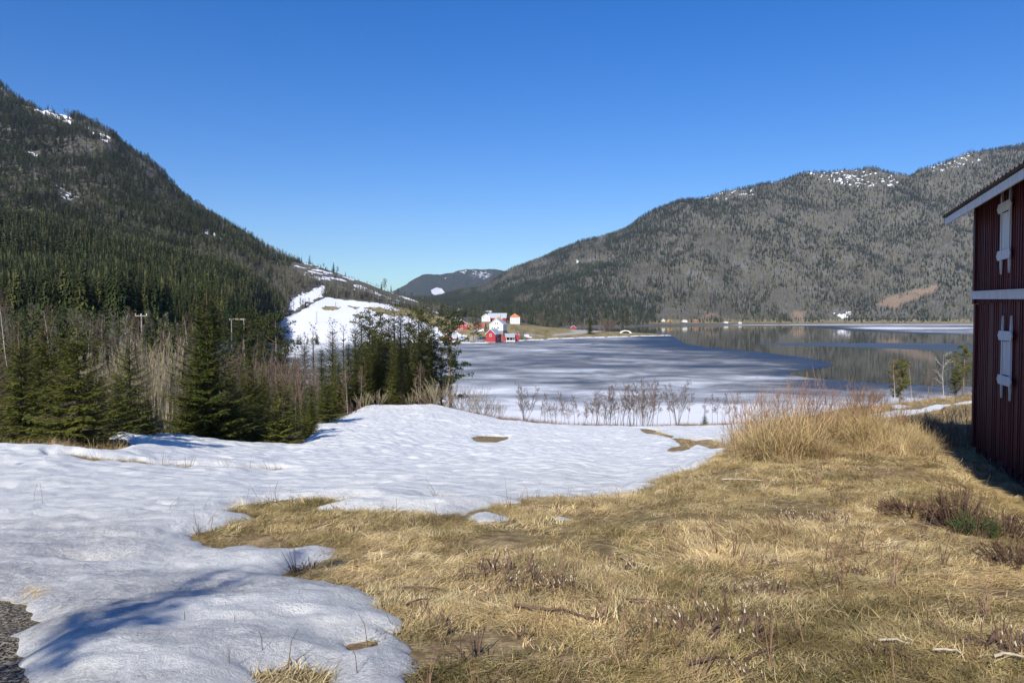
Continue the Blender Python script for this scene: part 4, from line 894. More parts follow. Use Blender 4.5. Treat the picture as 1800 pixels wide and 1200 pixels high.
# ------------------------------------------------------------------ hillside forests
def far_spruce(seed, H=14, R=2.3, lay=9, nb=7, ww=.34):
    R_ = random.Random(seed); m = MB(); m.tube([(0, 0, -1.5), (0, 0, H*.98)], [.16, .03], 3, 1, False)
    for i in range(lay):
        q = .06+.9*i/lay; L0 = R*(1-q)**.8; a0 = R_.random()*6
        for j in range(nb):
            a = a0+6.283*j/nb+R_.uniform(-.3, .3); L = L0*R_.uniform(.65, 1.15); o = Vector((math.cos(a), math.sin(a), 0)); s = Vector((-math.sin(a), math.cos(a), 0)); z = q*H+R_.uniform(-.4, .4)
            b = Vector((0, 0, z+L*.35)); tip = o*L+Vector((0, 0, z-L*.12)); mid = b.lerp(tip, .55); w = L*ww
            n = len(m.V); m.V += [tuple(b), tuple(mid+s*w), tuple(tip), tuple(mid-s*w)]; m.F.append((n, n+1, n+2, n+3)); m.M.append(0)
            if L > .7:
                t2 = o*L*.8+Vector((0, 0, z-L*.45)); n = len(m.V); m.V += [tuple(b-UP*.3*L), tuple(mid+s*w*.7-UP*L*.2), tuple(t2), tuple(mid-s*w*.7-UP*L*.2)]; m.F.append((n, n+1, n+2, n+3)); m.M.append(0)
    m.poly([(.25, 0, H*.9), (0, 0, H*1.04), (-.25, 0, H*.9)], 0)
    return m
def far_pine(seed, H=13, R=2.4, n=16):
    R_ = random.Random(seed); m = MB(); m.tube([(0, 0, -1.5), (.1, 0, H*.5), (0, 0, H*.95)], [.2, .16, .06], 3, 1, False)
    for i in range(n):
        q = R_.uniform(.35, .98); a = R_.random()*6.28; L = R*(1.15-q)*R_.uniform(.3, 1.1)+.2; c = Vector((math.cos(a)*L, math.sin(a)*L, H*q))
        for _ in range(9):
            d = Vector((R_.gauss(0, 1), R_.gauss(0, 1), R_.gauss(.2, .6))).normalized(); s = d.cross(UP).normalized(); w = R_.uniform(.3, .5)
            m.strip(c+d*.2, d, R_.uniform(.9, 1.5), w, s)
    return m
def far_bare(seed, H=11, n=34, w=.05, R=1.7):
    R_ = random.Random(seed); m = MB(); m.tube([(0, 0, -1.5), (R_.uniform(-.3, .3), 0, H*.5), (R_.uniform(-.4, .4), 0, H*.95)], [.15, .11, .04], 3, 1, False)
    for i in range(n):
        q = R_.uniform(.25, .95); a = R_.random()*6.28; L = R*R_.uniform(.5, 1.1)*(1.2-q*.7); b = Vector((0, 0, H*q)); d = Vector((math.cos(a), math.sin(a), R_.uniform(.7, 1.8))).normalized()
        m.tube([b, b+d*L*1.3], [w, w*.6], 3, 0, False)
        for _ in range(3):
            d2 = (d+Vector((R_.gauss(0, .5), R_.gauss(0, .5), R_.gauss(.2, .3)))).normalized(); m.tube([b+d*L*R_.uniform(.3, 1), b+d*L*.8+d2*L*.8], [w*.7, w*.5], 3, 0, False)
    return m
MF_SP = m_inst('plantation_needles', [(.020, .032, .012), (.036, .050, .016), (.058, .072, .022), (.10, .10, .032)], fine=.6)
MF_MX = m_inst('hillside_needles', [(.028, .046, .013), (.05, .072, .02), (.08, .10, .028), (.115, .125, .042)], fine=.5, patch=.03)
MF_RT = m_inst('far_hillside_needles', [(.025, .045, .014), (.046, .070, .022), (.07, .095, .03), (.105, .12, .045)], fine=.4, patch=.012)
MF_B = m_inst('hillside_bare_twigs', [(.095, .092, .062), (.15, .142, .10), (.215, .205, .15), (.15, .13, .09)], fine=.4)
MF_T = m_inst('hillside_trunks', [(.07, .055, .042), (.17, .14, .115)], fine=1.0)
def vm(name, mb, m0): return mb.mesh(name, [m0, MF_T])
V_SP = [vm('plantation_spruce', far_spruce(200+i, 12, 2.6, 11, 9), MF_SP) for i in range(5)]
V_MX = [vm('hill_spruce', far_spruce(210+i, 13, 2.5, 9, 7), MF_MX) for i in range(3)]+[vm('hill_pine', far_pine(220+i, 12.5, 3.0, 20), MF_MX) for i in range(3)]+[vm('hill_bare', far_bare(230+i), MF_B) for i in range(3)]
V_RT = [vm('far_spruce', far_spruce(240+i, 13.5, 2.9, 8, 6), MF_RT) for i in range(3)]+[vm('far_pine', far_pine(250+i, 12.5, 3.2, 15), MF_RT) for i in range(2)]+[vm('far_bare', far_bare(260+i, 12, 26, .07, 2.0), MF_B) for i in range(3)]
rng_ = np.random.default_rng(5)
def cand(px0, px1, Y0, Y1, n, T):
    """points even over the ground between two depths"""
    Y = np.sqrt(rng_.uniform(Y0**2, Y1**2, n)); px = rng_.uniform(px0, px1, n); x = (px-900)/FPX*Y; z = T.z(x, Y); qx, qy = proj(x, Y, z)
    return x, Y, z, qx, qy
def scat(name, x, y, z, s, idx, var, label, sxy=None):
    n = len(x); rot = np.zeros((n, 3)); rot[:, 2] = rng_.uniform(0, 6.28, n); rot[:, 0] = rng_.normal(0, .03, n); rot[:, 1] = rng_.normal(0, .03, n)
    w = s*rng_.uniform(.8, 1.15, n)
    return scatter(name, np.stack([x, y, z], 1), rot, np.stack([w, w, s], 1), idx, var, label, 'forest')
PLANT = [(-400, 300), (0, 393), (40, 398), (100, 402), (150, 408), (200, 436), (260, 446), (330, 466), (380, 478), (430, 498), (462, 515), (490, 528), (500, 548), (485, 562), (430, 590), (300, 606), (100, 606), (-400, 620)]
for i in range(3):
    V_SP.append(vm('plantation_spruce_near', far_spruce(275+i, 12, 2.3, 19, 14, .19), MF_SP))
x, y, z, qx, qy = cand(-60, 520, 132, 720, 30000, TL)
k = inside(PLANT, qx, qy) & (rng_.random(len(x)) < np.clip(.5+fbm(x/25, y/25, 7, 2)*.6, .2, 1)*.9) & ~inside(SNOWFIELD, qx, qy)
x, y, z = x[k], y[k], z[k]; s = rng_.uniform(.75, 1.25, len(x))*(1+fbm(x/60, y/60, 9, 2)*.25)*np.interp(y, [170, 300, 700], [1.0, .95, 1.1])
scat('plantation_forest', x, y, z, s, np.where(y < 330, rng_.integers(5, 8, len(x)), rng_.integers(0, 5, len(x))), V_SP, 'dense dark green spruce plantation on the lower left hillside'); print('plantation', len(x))
x, y, z, qx, qy = cand(-60, 415, 72, 140, 420, TN)
k = (y > 116) | (qx > 278) | (qx < 225); x, y = x[k], y[k]
scat('plantation_edge_wood', x, y, TN.z(x, y), rng_.uniform(.28, .55, len(x)), np.where(rng_.random(len(x)) < .5, rng_.integers(6, 9, len(x)), rng_.integers(0, 6, len(x))), V_MX, 'low scrub of bare saplings and small conifers at the foot of the plantation')
# upper left hill
x, y, z, qx, qy = cand(-90, 820, 430, 1480, 62000, TL)
n1 = fbm(x/55, y/55, 301, 3); n2 = fbm(x/30, y/30, 305, 2); bare = np.clip(.12+n1*.95, .02, .75)
BELT = [(330, 450), (400, 440), (470, 470), (560, 480), (600, 500), (700, 530), (780, 550), (760, 560), (640, 530), (560, 525), (500, 540), (470, 520), (430, 500), (350, 480)]
bare = np.where(inside(BELT, qx, qy), .62, bare)
dens = np.clip(.78+n2*.8, .12, 1)
cl = inside(CLEAR, qx, qy); dens = np.where(cl, .10, dens)
for g in [[(30, 160), (60, 180), (125, 195), (130, 226), (60, 195)], [(155, 222), (195, 240), (195, 255), (150, 235)], [(5, 370), (45, 375), (80, 402), (40, 402), (0, 390)], [(40, 262), (70, 272), (60, 284), (38, 272)], [(355, 405), (398, 412), (395, 430), (360, 422)], [(125, 392), (160, 400), (155, 412), (120, 400)], [(95, 330), (140, 355), (150, 375), (100, 360)]]:
    dens = np.where(inside(g, qx, qy), .07, dens)
dens = np.where(inside(TRACK, qx, qy) | inside(SNOWFIELD, qx, qy), 0, dens)
fl = [(495, 585), (500, 560), (522, 545), (600, 524), (700, 536), (770, 556), (850, 560), (850, 610), (495, 610)]
dens = np.where(inside(fl, qx, qy), 0, dens)
wood2 = [(570, 500), (620, 512), (700, 532), (760, 552), (720, 545), (650, 530), (600, 522), (570, 520)]
dens = np.where(inside(wood2, qx, qy), .9, dens)
k = (rng_.random(len(x)) < dens) & ~(inside(PLANT, qx, qy) & (y < 720)) & ((qx < 560) | (y > 640))
x, y, z, qx, qy, bare, cl = [a[k] for a in (x, y, z, qx, qy, bare, cl)]
r = rng_.random(len(x)); idx = np.where(r < bare, rng_.integers(6, 9, len(x)), np.where(rng_.random(len(x)) < .5+.3*np.sin(x/70), rng_.integers(0, 3, len(x)), rng_.integers(3, 6, len(x))))
s = rng_.uniform(.55, 1.1, len(x)); s = np.where(cl | ((qx > 480) & (idx < 6)), s*.62, s); s = np.where(cl, s*.6, s)
scat('hillside_forest', x, y, z, s, idx, V_MX, 'mixed pine, spruce and bare birch forest covering the steep left hill'); print('left', len(x))
# right hill and the wooded point behind the farm
x, y, z, qx, qy = cand(640, 1960, 940, 3150, 150000, TR)
n1 = fbm(x/130+y/300, y/160, 401, 3)*.85; n2 = fbm(x/60, y/60, 405, 2); n3 = fbm(qx/16, qy/30, 409, 2)
low = np.clip((qy-430)/110, 0, 1)*np.clip((qx-1150)/250, 0, 1)
n4 = fbm((qx+qy*.9)/34, (qy-qx*.12)/70, 412, 3); bare = np.clip(-.03+n1*1.5+n3*.8+n4*1.2+low*.16, .01, .92); dark = [(900, 535), (1000, 525), (1100, 540), (1120, 575), (900, 575)]
bare = np.where(inside(dark, qx, qy), .08, bare)
dens = np.clip(.85+n2*.7, .2, 1)
for g in RSNOW: dens = np.where(inside(g, qx, qy), dens*.45, dens)
for g in [[(1540, 538), (1560, 520), (1610, 510), (1650, 500), (1640, 517), (1600, 530), (1570, 545)], [(1464, 562), (1462, 548), (1500, 546), (1496, 560)], [(1380, 562), (1400, 545), (1420, 548), (1412, 564)], [(1225, 564), (1240, 552), (1265, 554), (1280, 564)]]:
    dens = np.where(inside(g, qx, qy), .05, dens)
dens = np.where(inside([(1150, 552), (1240, 550), (1260, 566), (1150, 566)], qx, qy), .3, dens)
vis = (z > 2.5); dens = np.where((z < 6) & (qx > 1140), .12, dens)
back = np.interp(qx, [640, 760, 850, 1020, 1150, 1460, 1960], [3300, 3300, 3100, 2850, 2750, 2800, 2950])
k = (rng_.random(len(x)) < dens) & vis & (y < back)
x, y, z, bare = [a[k] for a in (x, y, z, bare)]
r = rng_.random(len(x)); idx = np.where(r < bare, rng_.integers(5, 8, len(x)), np.where(rng_.random(len(x)) < .6, rng_.integers(0, 3, len(x)), rng_.integers(3, 5, len(x))))
scat('far_hill_forest', x, y, z, rng_.uniform(.6, 1.15, len(x))*np.interp(y, [940, 1800, 3000], [.8, .95, 1.0]), idx, V_RT, 'grey-green conifer and birch forest covering the long hill across the lake'); print('right', len(x))
# trees round the farm and between the point woods (low land)
x, y, z, qx, qy = cand(735, 1130, 700, 1150, 4200, TL)
k = (z > 1.0) & (((y > 830) & (qx < 985)) | ((qx < 870) & (y > 760) & (rng_.random(len(x)) < .4)))
x, y, z = x[k], y[k], z[k]; idx = np.where(rng_.random(len(x)) < .35, rng_.integers(5, 8, len(x)), rng_.integers(0, 5, len(x)))
scat('valley_forest', x, y, z, rng_.uniform(.45, .8, len(x)), idx, V_RT, 'low mixed wood on the valley floor behind the farm'); print('valley', len(x))
# ------------------------------------------------------------------ paints
def m_paint(name, col, dark=.75, stripe=(8, 8, .3), rough=.6, bump=.4, boards=None):
    t = NT(name); o = t.objc(); f = t.noise(t.map(o, stripe), 1.0, 5, .65)
    c = t.ramp(f, [(.28, tuple(v*dark for v in col)), (.62, col), (.8, tuple(min(1, v*1.15) for v in col))])
    return t.bsdf(c, rough, t.bump(f, bump, .004), .2)
def m_barn():
    t = NT('barn_red_paint'); o = t.objc(); f = t.noise(t.map(o, (16, 16, .6)), 1.0, 5, .7); g = t.noise(t.map(o, (5, 5, .25)), 1.0, 3, .6); k = t.noise(t.map(o, (60, 60, 3)), 1.0, 3, .7)
    c = t.ramp(f, [(.3, (.022, .003, .005)), (.5, (.075, .008, .012)), (.68, (.13, .018, .02))])
    c = t.mix(t.ramp(g, [(.5, 0), (.68, .7)]), c, (.035, .008, .008)); c = t.mix(t.ramp(k, [(.62, 0), (.72, .55)]), c, (.17, .10, .085))
    return t.bsdf(c, t.rng(f, .3, .7, .45, .8), t.bump(t.math('ADD', f, k), .6, .006), .25)
W_RED = m_barn()
W_TRIM = m_paint('weathered_white_paint', (.62, .64, .67), .72, (20, 20, 1.2), .7)
M_TILE = m_simple('dark_roof_tile', (.05, .045, .045), (.15, .13, .12), 3)
M_WOODD = m_simple('dark_timber', (.03, .022, .018), (.09, .07, .055), 4)
M_STONE = m_simple('grey_stone', (.16, .15, .14), (.38, .36, .33), 2.5, bump=.8)
# ------------------------------------------------------------------ the red barn on the right
U = Vector((math.sin(math.radians(20.6)), math.cos(math.radians(20.6)), 0)); NRM = Vector((-U.y, U.x, 0))     # along the wall, out of the wall
C0 = Vector((9.80, 15.60, 0))
BX = Matrix(((NRM.x, U.x, 0, C0.x), (NRM.y, U.y, 0, C0.y), (0, 0, 1, 0), (0, 0, 0, 1)))     # local x = out of wall, y = along it (away), z up
barn = thing('barn', 'tall dark red wooden barn with white trim board and shutters at the right edge', 'barn', (C0.x, C0.y, 0), 0)
BASE = C0.copy()
def bpart(name, mb, mats, parent=None, smooth=False):
    o = mb.build(name, mats, parent or barn, smooth=smooth); o.matrix_parent_inverse = Matrix.Translation(-BASE) if not parent else Matrix.Identity(4); return o
ZB, ZE, LEN, WID = 13.30, 18.02, 10.5, 7.0
m = MB(); R_ = random.Random(3); y_ = 0.0
rows = [(ZB, 16.28, 0.0), (16.285, 18.35, .03)]
for zlo, zhi, off in rows:
    y_ = 0.0
    while y_ > -LEN:
        w = R_.uniform(.115, .165); lo = zlo+(R_.uniform(-.10, .06) if zlo == ZB else 0)
        m.box(-.02+off, .0+off+R_.uniform(0, .006), y_-w+.004, y_-.004, lo, zhi, 0, BX)
        if R_.random() < .9: m.box(.004+off, .016+off, y_-w-.02, y_-w+.02, lo, zhi, 0, BX)      # cover strip
        y_ -= w
m.box(-.12, -.03, -LEN, -.01, ZB+.02, 18.3, 0, BX)
m.box(-WID, -.13, -.10, -.02, ZB, 18.3, 0, BX); m.box(-WID, -.13, -LEN, -LEN+.08, ZB, 18.3, 0, BX); m.box(-WID-.1, -WID, -LEN, 0, ZB, 18.3, 0, BX)
RH = 18.3+WID/2*.62
for yy in (-.10, -LEN+.02): m.prism([BX @ Vector((-.1, yy, 18.3)), BX @ Vector((-WID, yy, 18.3)), BX @ Vector((-WID/2, yy, RH))], BX.to_3x3() @ Vector((0, .08, 0)))
bpart('wall', m, [W_RED])
m = MB(); m.box(-.02, .055, -.12, .035, ZB-.02, 16.28, 0, BX); m.box(.01, .085, -.12, .045, 16.285, 18.3, 0, BX); bpart('corner_board', m, [W_RED])
m = MB()       # drip board between the storeys, sagging a little towards the camera
def slab(y0, y1, x0, x1, z0a, z1a, z0b, z1b, mm=0):
    n = len(m.V); pts = [(x0, y0, z0a), (x1, y0, z0a), (x1, y1, z0b), (x0, y1, z0b), (x0, y0, z1a), (x1, y0, z1a), (x1, y1, z1b), (x0, y1, z1b)]
    m.V += [tuple(BX @ Vector(p)) for p in pts]
    for f in ((0, 3, 2, 1), (4, 5, 6, 7), (0, 1, 5, 4), (1, 2, 6, 5), (2, 3, 7, 6), (3, 0, 4, 7)): m.F.append(tuple(n+i for i in f)); m.M.append(mm)
slab(-LEN, .09, .02, .10, 16.15, 16.30, 16.39, 16.53); slab(-LEN, .12, .02, .13, 16.302, 16.325, 16.532, 16.555)
bpart('trim_board', m, [W_TRIM])
m = MB(); m.box(-WID+.3, -.3, -LEN+.3, -.3, 12.2, ZB+.02, 0, BX)
for yy in (-.4, -3.2, -6.2, -9.4): m.box(-.75, -.25, yy-.5, yy, 12.3, ZB, 0, BX)
bpart('foundation', m, [M_WOODD])
m = MB(); m.box(-.16, -.02, -LEN, -.02, ZB-.16, ZB+.02, 0, BX); bpart('sill_beam', m, [M_WOODD])
# roof
sl = .62; G, E = .50, .56
def rz(x): return 18.14-(x-G)*sl                 # underside height at local x
m = MB()
th_ = .09
for sgn in (0, 1):
    xa, xb = (G, -WID/2) if sgn == 0 else (-WID/2, -WID-G)
    za, zb = (rz(xa), rz(-WID/2)) if sgn == 0 else (rz(-WID/2), rz(G))
    n = len(m.V); pts = [(xa, E, za), (xa, -LEN-E, za), (xb, -LEN-E, zb), (xb, E, zb)]
    m.V += [tuple(BX @ Vector(p)) for p in pts]+[tuple(BX @ Vector((p[0], p[1], p[2]+th_*.5))) for p in pts]
    for f in ((0, 1, 2, 3), (7, 6, 5, 4), (0, 4, 5, 1), (1, 5, 6, 2), (2, 6, 7, 3), (3, 7, 4, 0)): m.F.append(tuple(n+i for i in f)); m.M.append(0)
roof = bpart('roof', m, [M_WOODD])
m = MB()        # pantiles: rows of curved tiles, seen edge-on at the eave
nt = int((LEN+2*E)/.235)
for r in range(11):
    xa = G+.05-r*.36; 
    if xa < -WID/2+.2: break
    for k in range(nt):
        y0 = E+.02-k*.235; pts = []
        for q in range(7):
            u_ = q/6; pts.append((y0-u_*.25, .045*math.sin(u_*math.pi*2-.4)+.018))
        z0 = rz(xa)+.10; n = len(m.V)
        for (yy, hh) in pts: m.V.append(tuple(BX @ Vector((xa, yy, z0+hh+.012))))
        for (yy, hh) in pts: m.V.append(tuple(BX @ Vector((xa, yy, z0+hh-.006))))
        for (yy, hh) in pts: m.V.append(tuple(BX @ Vector((xa-.40, yy, z0+.40*sl+hh-.012))))
        for q in range(6):
            m.F.append((n+q, n+q+1, n+8+q, n+7+q)); m.M.append(0); m.F.append((n+q, n+14+q, n+15+q, n+q+1)); m.M.append(0)
tiles = m.build('roof_tiles', [M_TILE], roof); 
m = MB(); m.box(G-.005, G+.028, -LEN-E, E+.01, rz(G)-.115, rz(G)+.03, 0, BX); bpart('fascia', m, [W_TRIM])
m = MB(); m.box(G-.02, G+.075, -LEN-E, E+.02, rz(G)+.045, rz(G)+.085, 0, BX); bpart('tile_batten', m, [M_WOODD])
m = MB()
n = 0
for (ya, yb) in ((E+.0, E+.03), (-LEN-E-.03, -LEN-E)):
    m.prism([BX @ Vector((G+.03, ya, rz(G+.03)-.1)), BX @ Vector((G+.03, ya, rz(G)+.07)), BX @ Vector((-WID/2, ya, rz(-WID/2)+.10)), BX @ Vector((-WID/2, ya, rz(-WID/2)-.1))], BX.to_3x3() @ Vector((0, yb-ya, 0)))
bpart('verge_board', m, [M_WOODD])
for k in range(11):
    m = MB(); yy = E-.16-k*.98
    m.prism([BX @ Vector((G-.03, yy, rz(G-.03)-.012)), BX @ Vector((G-.03, yy, rz(G-.03)-.10)), BX @ Vector((-.6, yy, rz(-.6)-.13)), BX @ Vector((-.6, yy, rz(-.6)-.012))], BX.to_3x3() @ Vector((0, -.09, 0)))
    bpart('rafter', m, [M_WOODD])
# shutters: two boards, two pointed posts, two cross bars with cut ends
def shutter(yc, zlo, zhi, xo, w=.76):
    s = MB(); s.box(xo, xo+.016, yc-w*.30, yc+.0-.004, zlo+.1, zhi-.1, 0, BX); s.box(xo, xo+.018, yc+.004, yc+w*.30, zlo+.1, zhi-.1, 0, BX)
    sh = bpart('shutter', s, [W_TRIM])
    for sg in (-1, 1):
        p = MB(); yy = yc+sg*w*.36; a = [(xo, yy-.035, zlo-.16), (xo, yy+.035, zlo-.16), (xo, yy+.035, zhi+.2), (xo, yy, zhi+.42), (xo, yy-.035, zhi+.2)]
        a = [(xo, yy-.032, zlo-.12), (xo, yy, zlo-.34), (xo, yy+.032, zlo-.12), (xo, yy+.032, zhi+.12), (xo, yy, zhi+.36), (xo, yy-.032, zhi+.12)]
        p.prism([BX @ Vector(q) for q in a], BX.to_3x3() @ Vector((.032, 0, 0))); p.build('post', [W_TRIM], sh)
    for zz in (zlo, zhi):
        p = MB(); h_ = .085; e = w*.5+.09; a = [(xo+.033, yc-e, zz), (xo+.033, yc-e+.08, zz-h_), (xo+.033, yc+e-.08, zz-h_), (xo+.033, yc+e, zz), (xo+.033, yc+e-.08, zz+h_), (xo+.033, yc-e+.08, zz+h_)]
        p.prism([BX @ Vector(q) for q in a], BX.to_3x3() @ Vector((.02, 0, 0))); p.build('cross_bar', [W_TRIM], sh)
def on_wall(px, py, out=.06):
    a = (px-900)/FPX; b = (600-py)/FPX; d = Vector((a, math.cos(PITCH)+b*math.sin(PITCH), -math.sin(PITCH)+b*math.cos(PITCH)))
    o = C0+NRM*out; s = (o.x*NRM.x+o.y*NRM.y)/(d.x*NRM.x+d.y*NRM.y); q = d*s; return (q-Vector((C0.x, C0.y, 0))).dot(U), EYE+q.z
for (px, pt, pb) in ((1770, 363, 447), (1768, 590, 669)):
    y1, zt = on_wall(px, pt); _, zb = on_wall(px, pb); shutter(y1, zb, zt, .055 if pt < 500 else .03)

# ------------------------------------------------------------------ farm and cottages
H_RED = m_paint('farm_red_paint', (.42, .045, .055), .8, (3, 3, .3), .6, .1); H_WHITE = m_paint('farm_white_paint', (.80, .80, .78), .93, (3, 3, .3), .6, .1); H_YEL = m_paint('ochre_paint', (.72, .42, .08), .9, (3, 3, .3), .6, .1)
H_ORG = m_paint('orange_tile', (.62, .22, .09), .8, (1, 1, 3), .8, .2); H_BRN = m_paint('brown_tile', (.34, .13, .08), .8, (1, 1, 3), .8, .2); H_GRY = m_paint('grey_metal_roof', (.42, .46, .50), .9, (1, 1, 3), .45, .1); H_DRK = m_paint('slate_roof', (.07, .07, .075), .8, (1, 1, 3), .7, .2)
H_TRIM = m_paint('white_trim', (.82, .82, .80), .95, (2, 2, 2), .6, .05)
def m_glass():
    t = NT('window_glass'); return t.bsdf((.03, .035, .045), .12, None, .5)
M_GLASS = m_glass(); H_BROWN = m_paint('brown_boathouse_paint', (.30, .09, .05), .7, (3, 3, .3), .7, .1)
def gable(label, cat, loc, yaw, w, l, he, hr, wall, roof, name='house', over=.45, wins=(), side=(), chim=False, trim=True, door=None, base=.5, hip=False, group=None, rz_=None, open_right=False):
    """front wall faces -Y; wins = (x, z, w, h) on the front; side = (y, z, w, h) on the right"""
    t = thing(name, label, cat, loc, yaw, group)
    m = MB(); hw = w/2
    if hip:
        m.box(-hw, hw, 0, l, 0, he)
    else:
        m.prism([(-hw, 0, 0), (hw, 0, 0), (hw, 0, he), (0, 0, hr), (-hw, 0, he)], (0, l, 0))
    m.build('wall', [wall], t)
    m = MB(); m.box(-hw-.08, hw+.08, -.08, l+.08, -3.0, .0); m.build('foundation', [M_STONE], t)
    m = MB(); k = (hr-he)/hw; o = over; tt = .18
    if hip:
        rl = max(l-w, .0)/2; c = l/2; q = [(-hw-o, -o, he), (hw+o, -o, he), (hw+o, l+o, he), (-hw-o, l+o, he)]
        rA, rB = (0, c-rl-.4, hr), (0, c+rl+.4, hr)
        m.poly([q[0], q[1], rA]); m.poly([q[1], q[2], rB, rA]); m.poly([q[2], q[3], rB]); m.poly([q[3], q[0], rA, rB]); m.poly(q[::-1])
    else:
        for s in (-1, 1):
            a = [(s*(hw+o), -o, he-o*k), (0, -o, hr), (0, -o, hr+tt), (s*(hw+o), -o, he-o*k+tt)]
            m.prism(a if s > 0 else a[::-1], (0, l+2*o, 0))
    rf = m.build('roof', [roof], t)
    if trim and not hip:
        m = MB()
        for s in (-1, 1):
            a = [(s*(hw+o), -o-.08, he-o*k-.12), (0, -o-.08, hr-.14), (0, -o-.08, hr+tt+.03), (s*(hw+o), -o-.08, he-o*k+tt+.03)]
            m.prism(a if s > 0 else a[::-1], (0, .07, 0))
        m.build('barge_board', [H_TRIM], rf)
    if chim: m = MB(); m.box(-.4, .4, l*.45, l*.45+.8, hr-.5, hr+1.1); m.build('chimney', [H_BRN], rf)
    def win(cx, z, ww, wh, sd):
        f = MB(); g = MB()
        if sd == 0:
            f.box(cx-ww/2-.18, cx+ww/2+.18, -.10, -.01, z-wh/2-.18, z+wh/2+.18); g.box(cx-ww/2, cx-.05, -.125, -.101, z-wh/2, z+wh/2); g.box(cx+.05, cx+ww/2, -.125, -.101, z-wh/2, z+wh/2)
        else:
            f.box(hw+.01, hw+.10, cx-ww/2-.18, cx+ww/2+.18, z-wh/2-.18, z+wh/2+.18); g.box(hw+.101, hw+.125, cx-ww/2, cx-.05, z-wh/2, z+wh/2); g.box(hw+.101, hw+.125, cx+.05, cx+ww/2, z-wh/2, z+wh/2)
        fo = f.build('window', [H_TRIM], t); g.build('pane', [M_GLASS], fo)
    for q in wins: win(*q, 0)
    for q in side: win(*q, 1)
    if door: m = MB(); m.box(door[0]-door[1]/2, door[0]+door[1]/2, -.07, -.01, 0, door[2]); m.build('door', [H_TRIM if door[3] else M_WOODD], t)
    return t
def hl(px, Y, dz=0, T=TL): g = at(px, Y, T, dz); return g
def zp(px, py, Y): q = P(px, py, Y); return q
def W(px, Y, py): q = P(px, py, Y); return (q.x, q.y, q.z)
gable('red boathouse with grey roof standing at the ice edge below the large white house', 'boathouse', W(862.5, 470, 600.5), math.radians(-17), 6.3, 12, 5.0, 8.0, H_RED, H_GRY, 'boathouse', wins=[(0, 4.1, 1.0, 1.3)], side=[(2.2, 4.0, .7, .9), (4.8, 4.0, .7, .9), (4.6, 1.6, .7, .9), (7.2, 1.6, .7, .9)])
# open shed beside it
t = thing('open_shed', 'low grey-roofed open shed joined to the right of the red boathouse', 'shed', W(884, 478, 600), math.radians(-20))
m = MB(); m.prism([(0, 0, 0), (2.6, 0, 0), (2.6, 0, 2.6), (0, 0, 4.6)], (0, .15, 0)); m.box(0, 9.0, 5.0, 5.15, 0, 4.4); m.build('wall', [H_RED], t)
m = MB(); m.prism([(-.6, -.5, 4.9), (8.4, -1.9, 1.9+.8), (8.4, -1.9, 2.1+.8), (-.6, -.5, 5.1)], (0, .01, 0))
m = MB(); m.poly([(-1.0, 5.4, 4.9), (2.2, -1.0, 2.7), (8.8, -1.4, 2.7), (6.4, 5.2, 4.9)]); m.poly([(-1.0, 5.4, 5.1), (2.2, -1.0, 2.9), (8.8, -1.4, 2.9), (6.4, 5.2, 5.1)]); m.poly([(2.2, -1.0, 2.7), (8.8, -1.4, 2.7), (8.8, -1.4, 2.9), (2.2, -1.0, 2.9)]); m.poly([(-1.0, 5.4, 4.9), (2.2, -1, 2.7), (2.2, -1, 2.9), (-1, 5.4, 5.1)]); m.build('roof', [H_GRY], t)
for x_ in (2.7, 5.0, 7.2, 8.5): m = MB(); m.box(x_-.1, x_+.1, -.9, -.7, -.3, 2.75); m.build('post', [H_TRIM], t)
m = MB(); m.box(2.6, 8.6, -.8, -.6, 0, .8); m.build('railing', [H_TRIM], t)
gable('large white farmhouse with broad gable in the middle of the farm', 'farmhouse', W(872.3, 520, 581), math.radians(-12), 9.8, 13, 4.6, 8.4, H_WHITE, H_GRY, 'farmhouse', wins=[(-2.9, 2.0, .8, 1.0), (-1.2, 2.0, .8, 1.0), (1.3, 2.0, 1.1, 1.2), (-.5, 5.1, .8, 1.1), (.9, 5.1, .8, 1.1), (2.6, 4.9, .5, .7)], side=[(3, 2, 1, 1.2), (7, 2, 1, 1.2)], base=1)
gable('white annex with red-brown roof left of the large white farmhouse', 'house', W(852.5, 528, 585.5), math.radians(78), 7.0, 7.5, 3.9, 7.2, H_WHITE, H_BRN, 'annex', trim=False, side=[(3.5, 1.6, .9, .9)])
gable('red farmhouse with white-trimmed gable left of the annex', 'farmhouse', W(811.5, 560, 581.5), math.radians(2), 8.4, 11, 5.4, 8.6, H_RED, H_DRK, 'farmhouse', wins=[(-2.8, 4.0, 1.1, .9), (0, 4.4, 1.2, 1.2), (2.9, 4.0, 1.1, .9), (0, 1.4, 1.2, 1.2), (-2.7, 1.2, 1.2, .8), (0, 7.0, .5, .5)], chim=True)
gable('low red side wing with small windows left of the red farmhouse', 'house', W(797, 562, 582), math.radians(0), 5.2, 5, 2.2, 3.0, H_RED, H_BRN, 'side_wing', trim=False, wins=[(-.8, 1.2, 1.2, .8)])
gable('brown-red boathouse with low gable behind the pine at the shore', 'boathouse', W(786, 472, 603), math.radians(10), 7.4, 9, 3.2, 6.2, H_BROWN, H_BRN, 'boathouse', wins=[(1.4, 2.2, .7, .8)], trim=True)
gable('dark long shed with pale metal roof right of the brown boathouse', 'shed', W(803, 480, 601), math.radians(88), 6.0, 7.5, 2.6, 5.0, H_BROWN, H_GRY, 'long_shed', trim=False)
gable('white house with small gable joined to the long red barn', 'house', W(854.5, 640, 564.8), math.radians(5), 7.2, 10, 4.0, 6.6, H_WHITE, H_GRY, 'house', wins=[(1.6, 3.2, .7, .8), (1.6, 1.2, .7, .8), (-2.2, 3.2, .7, .8)])
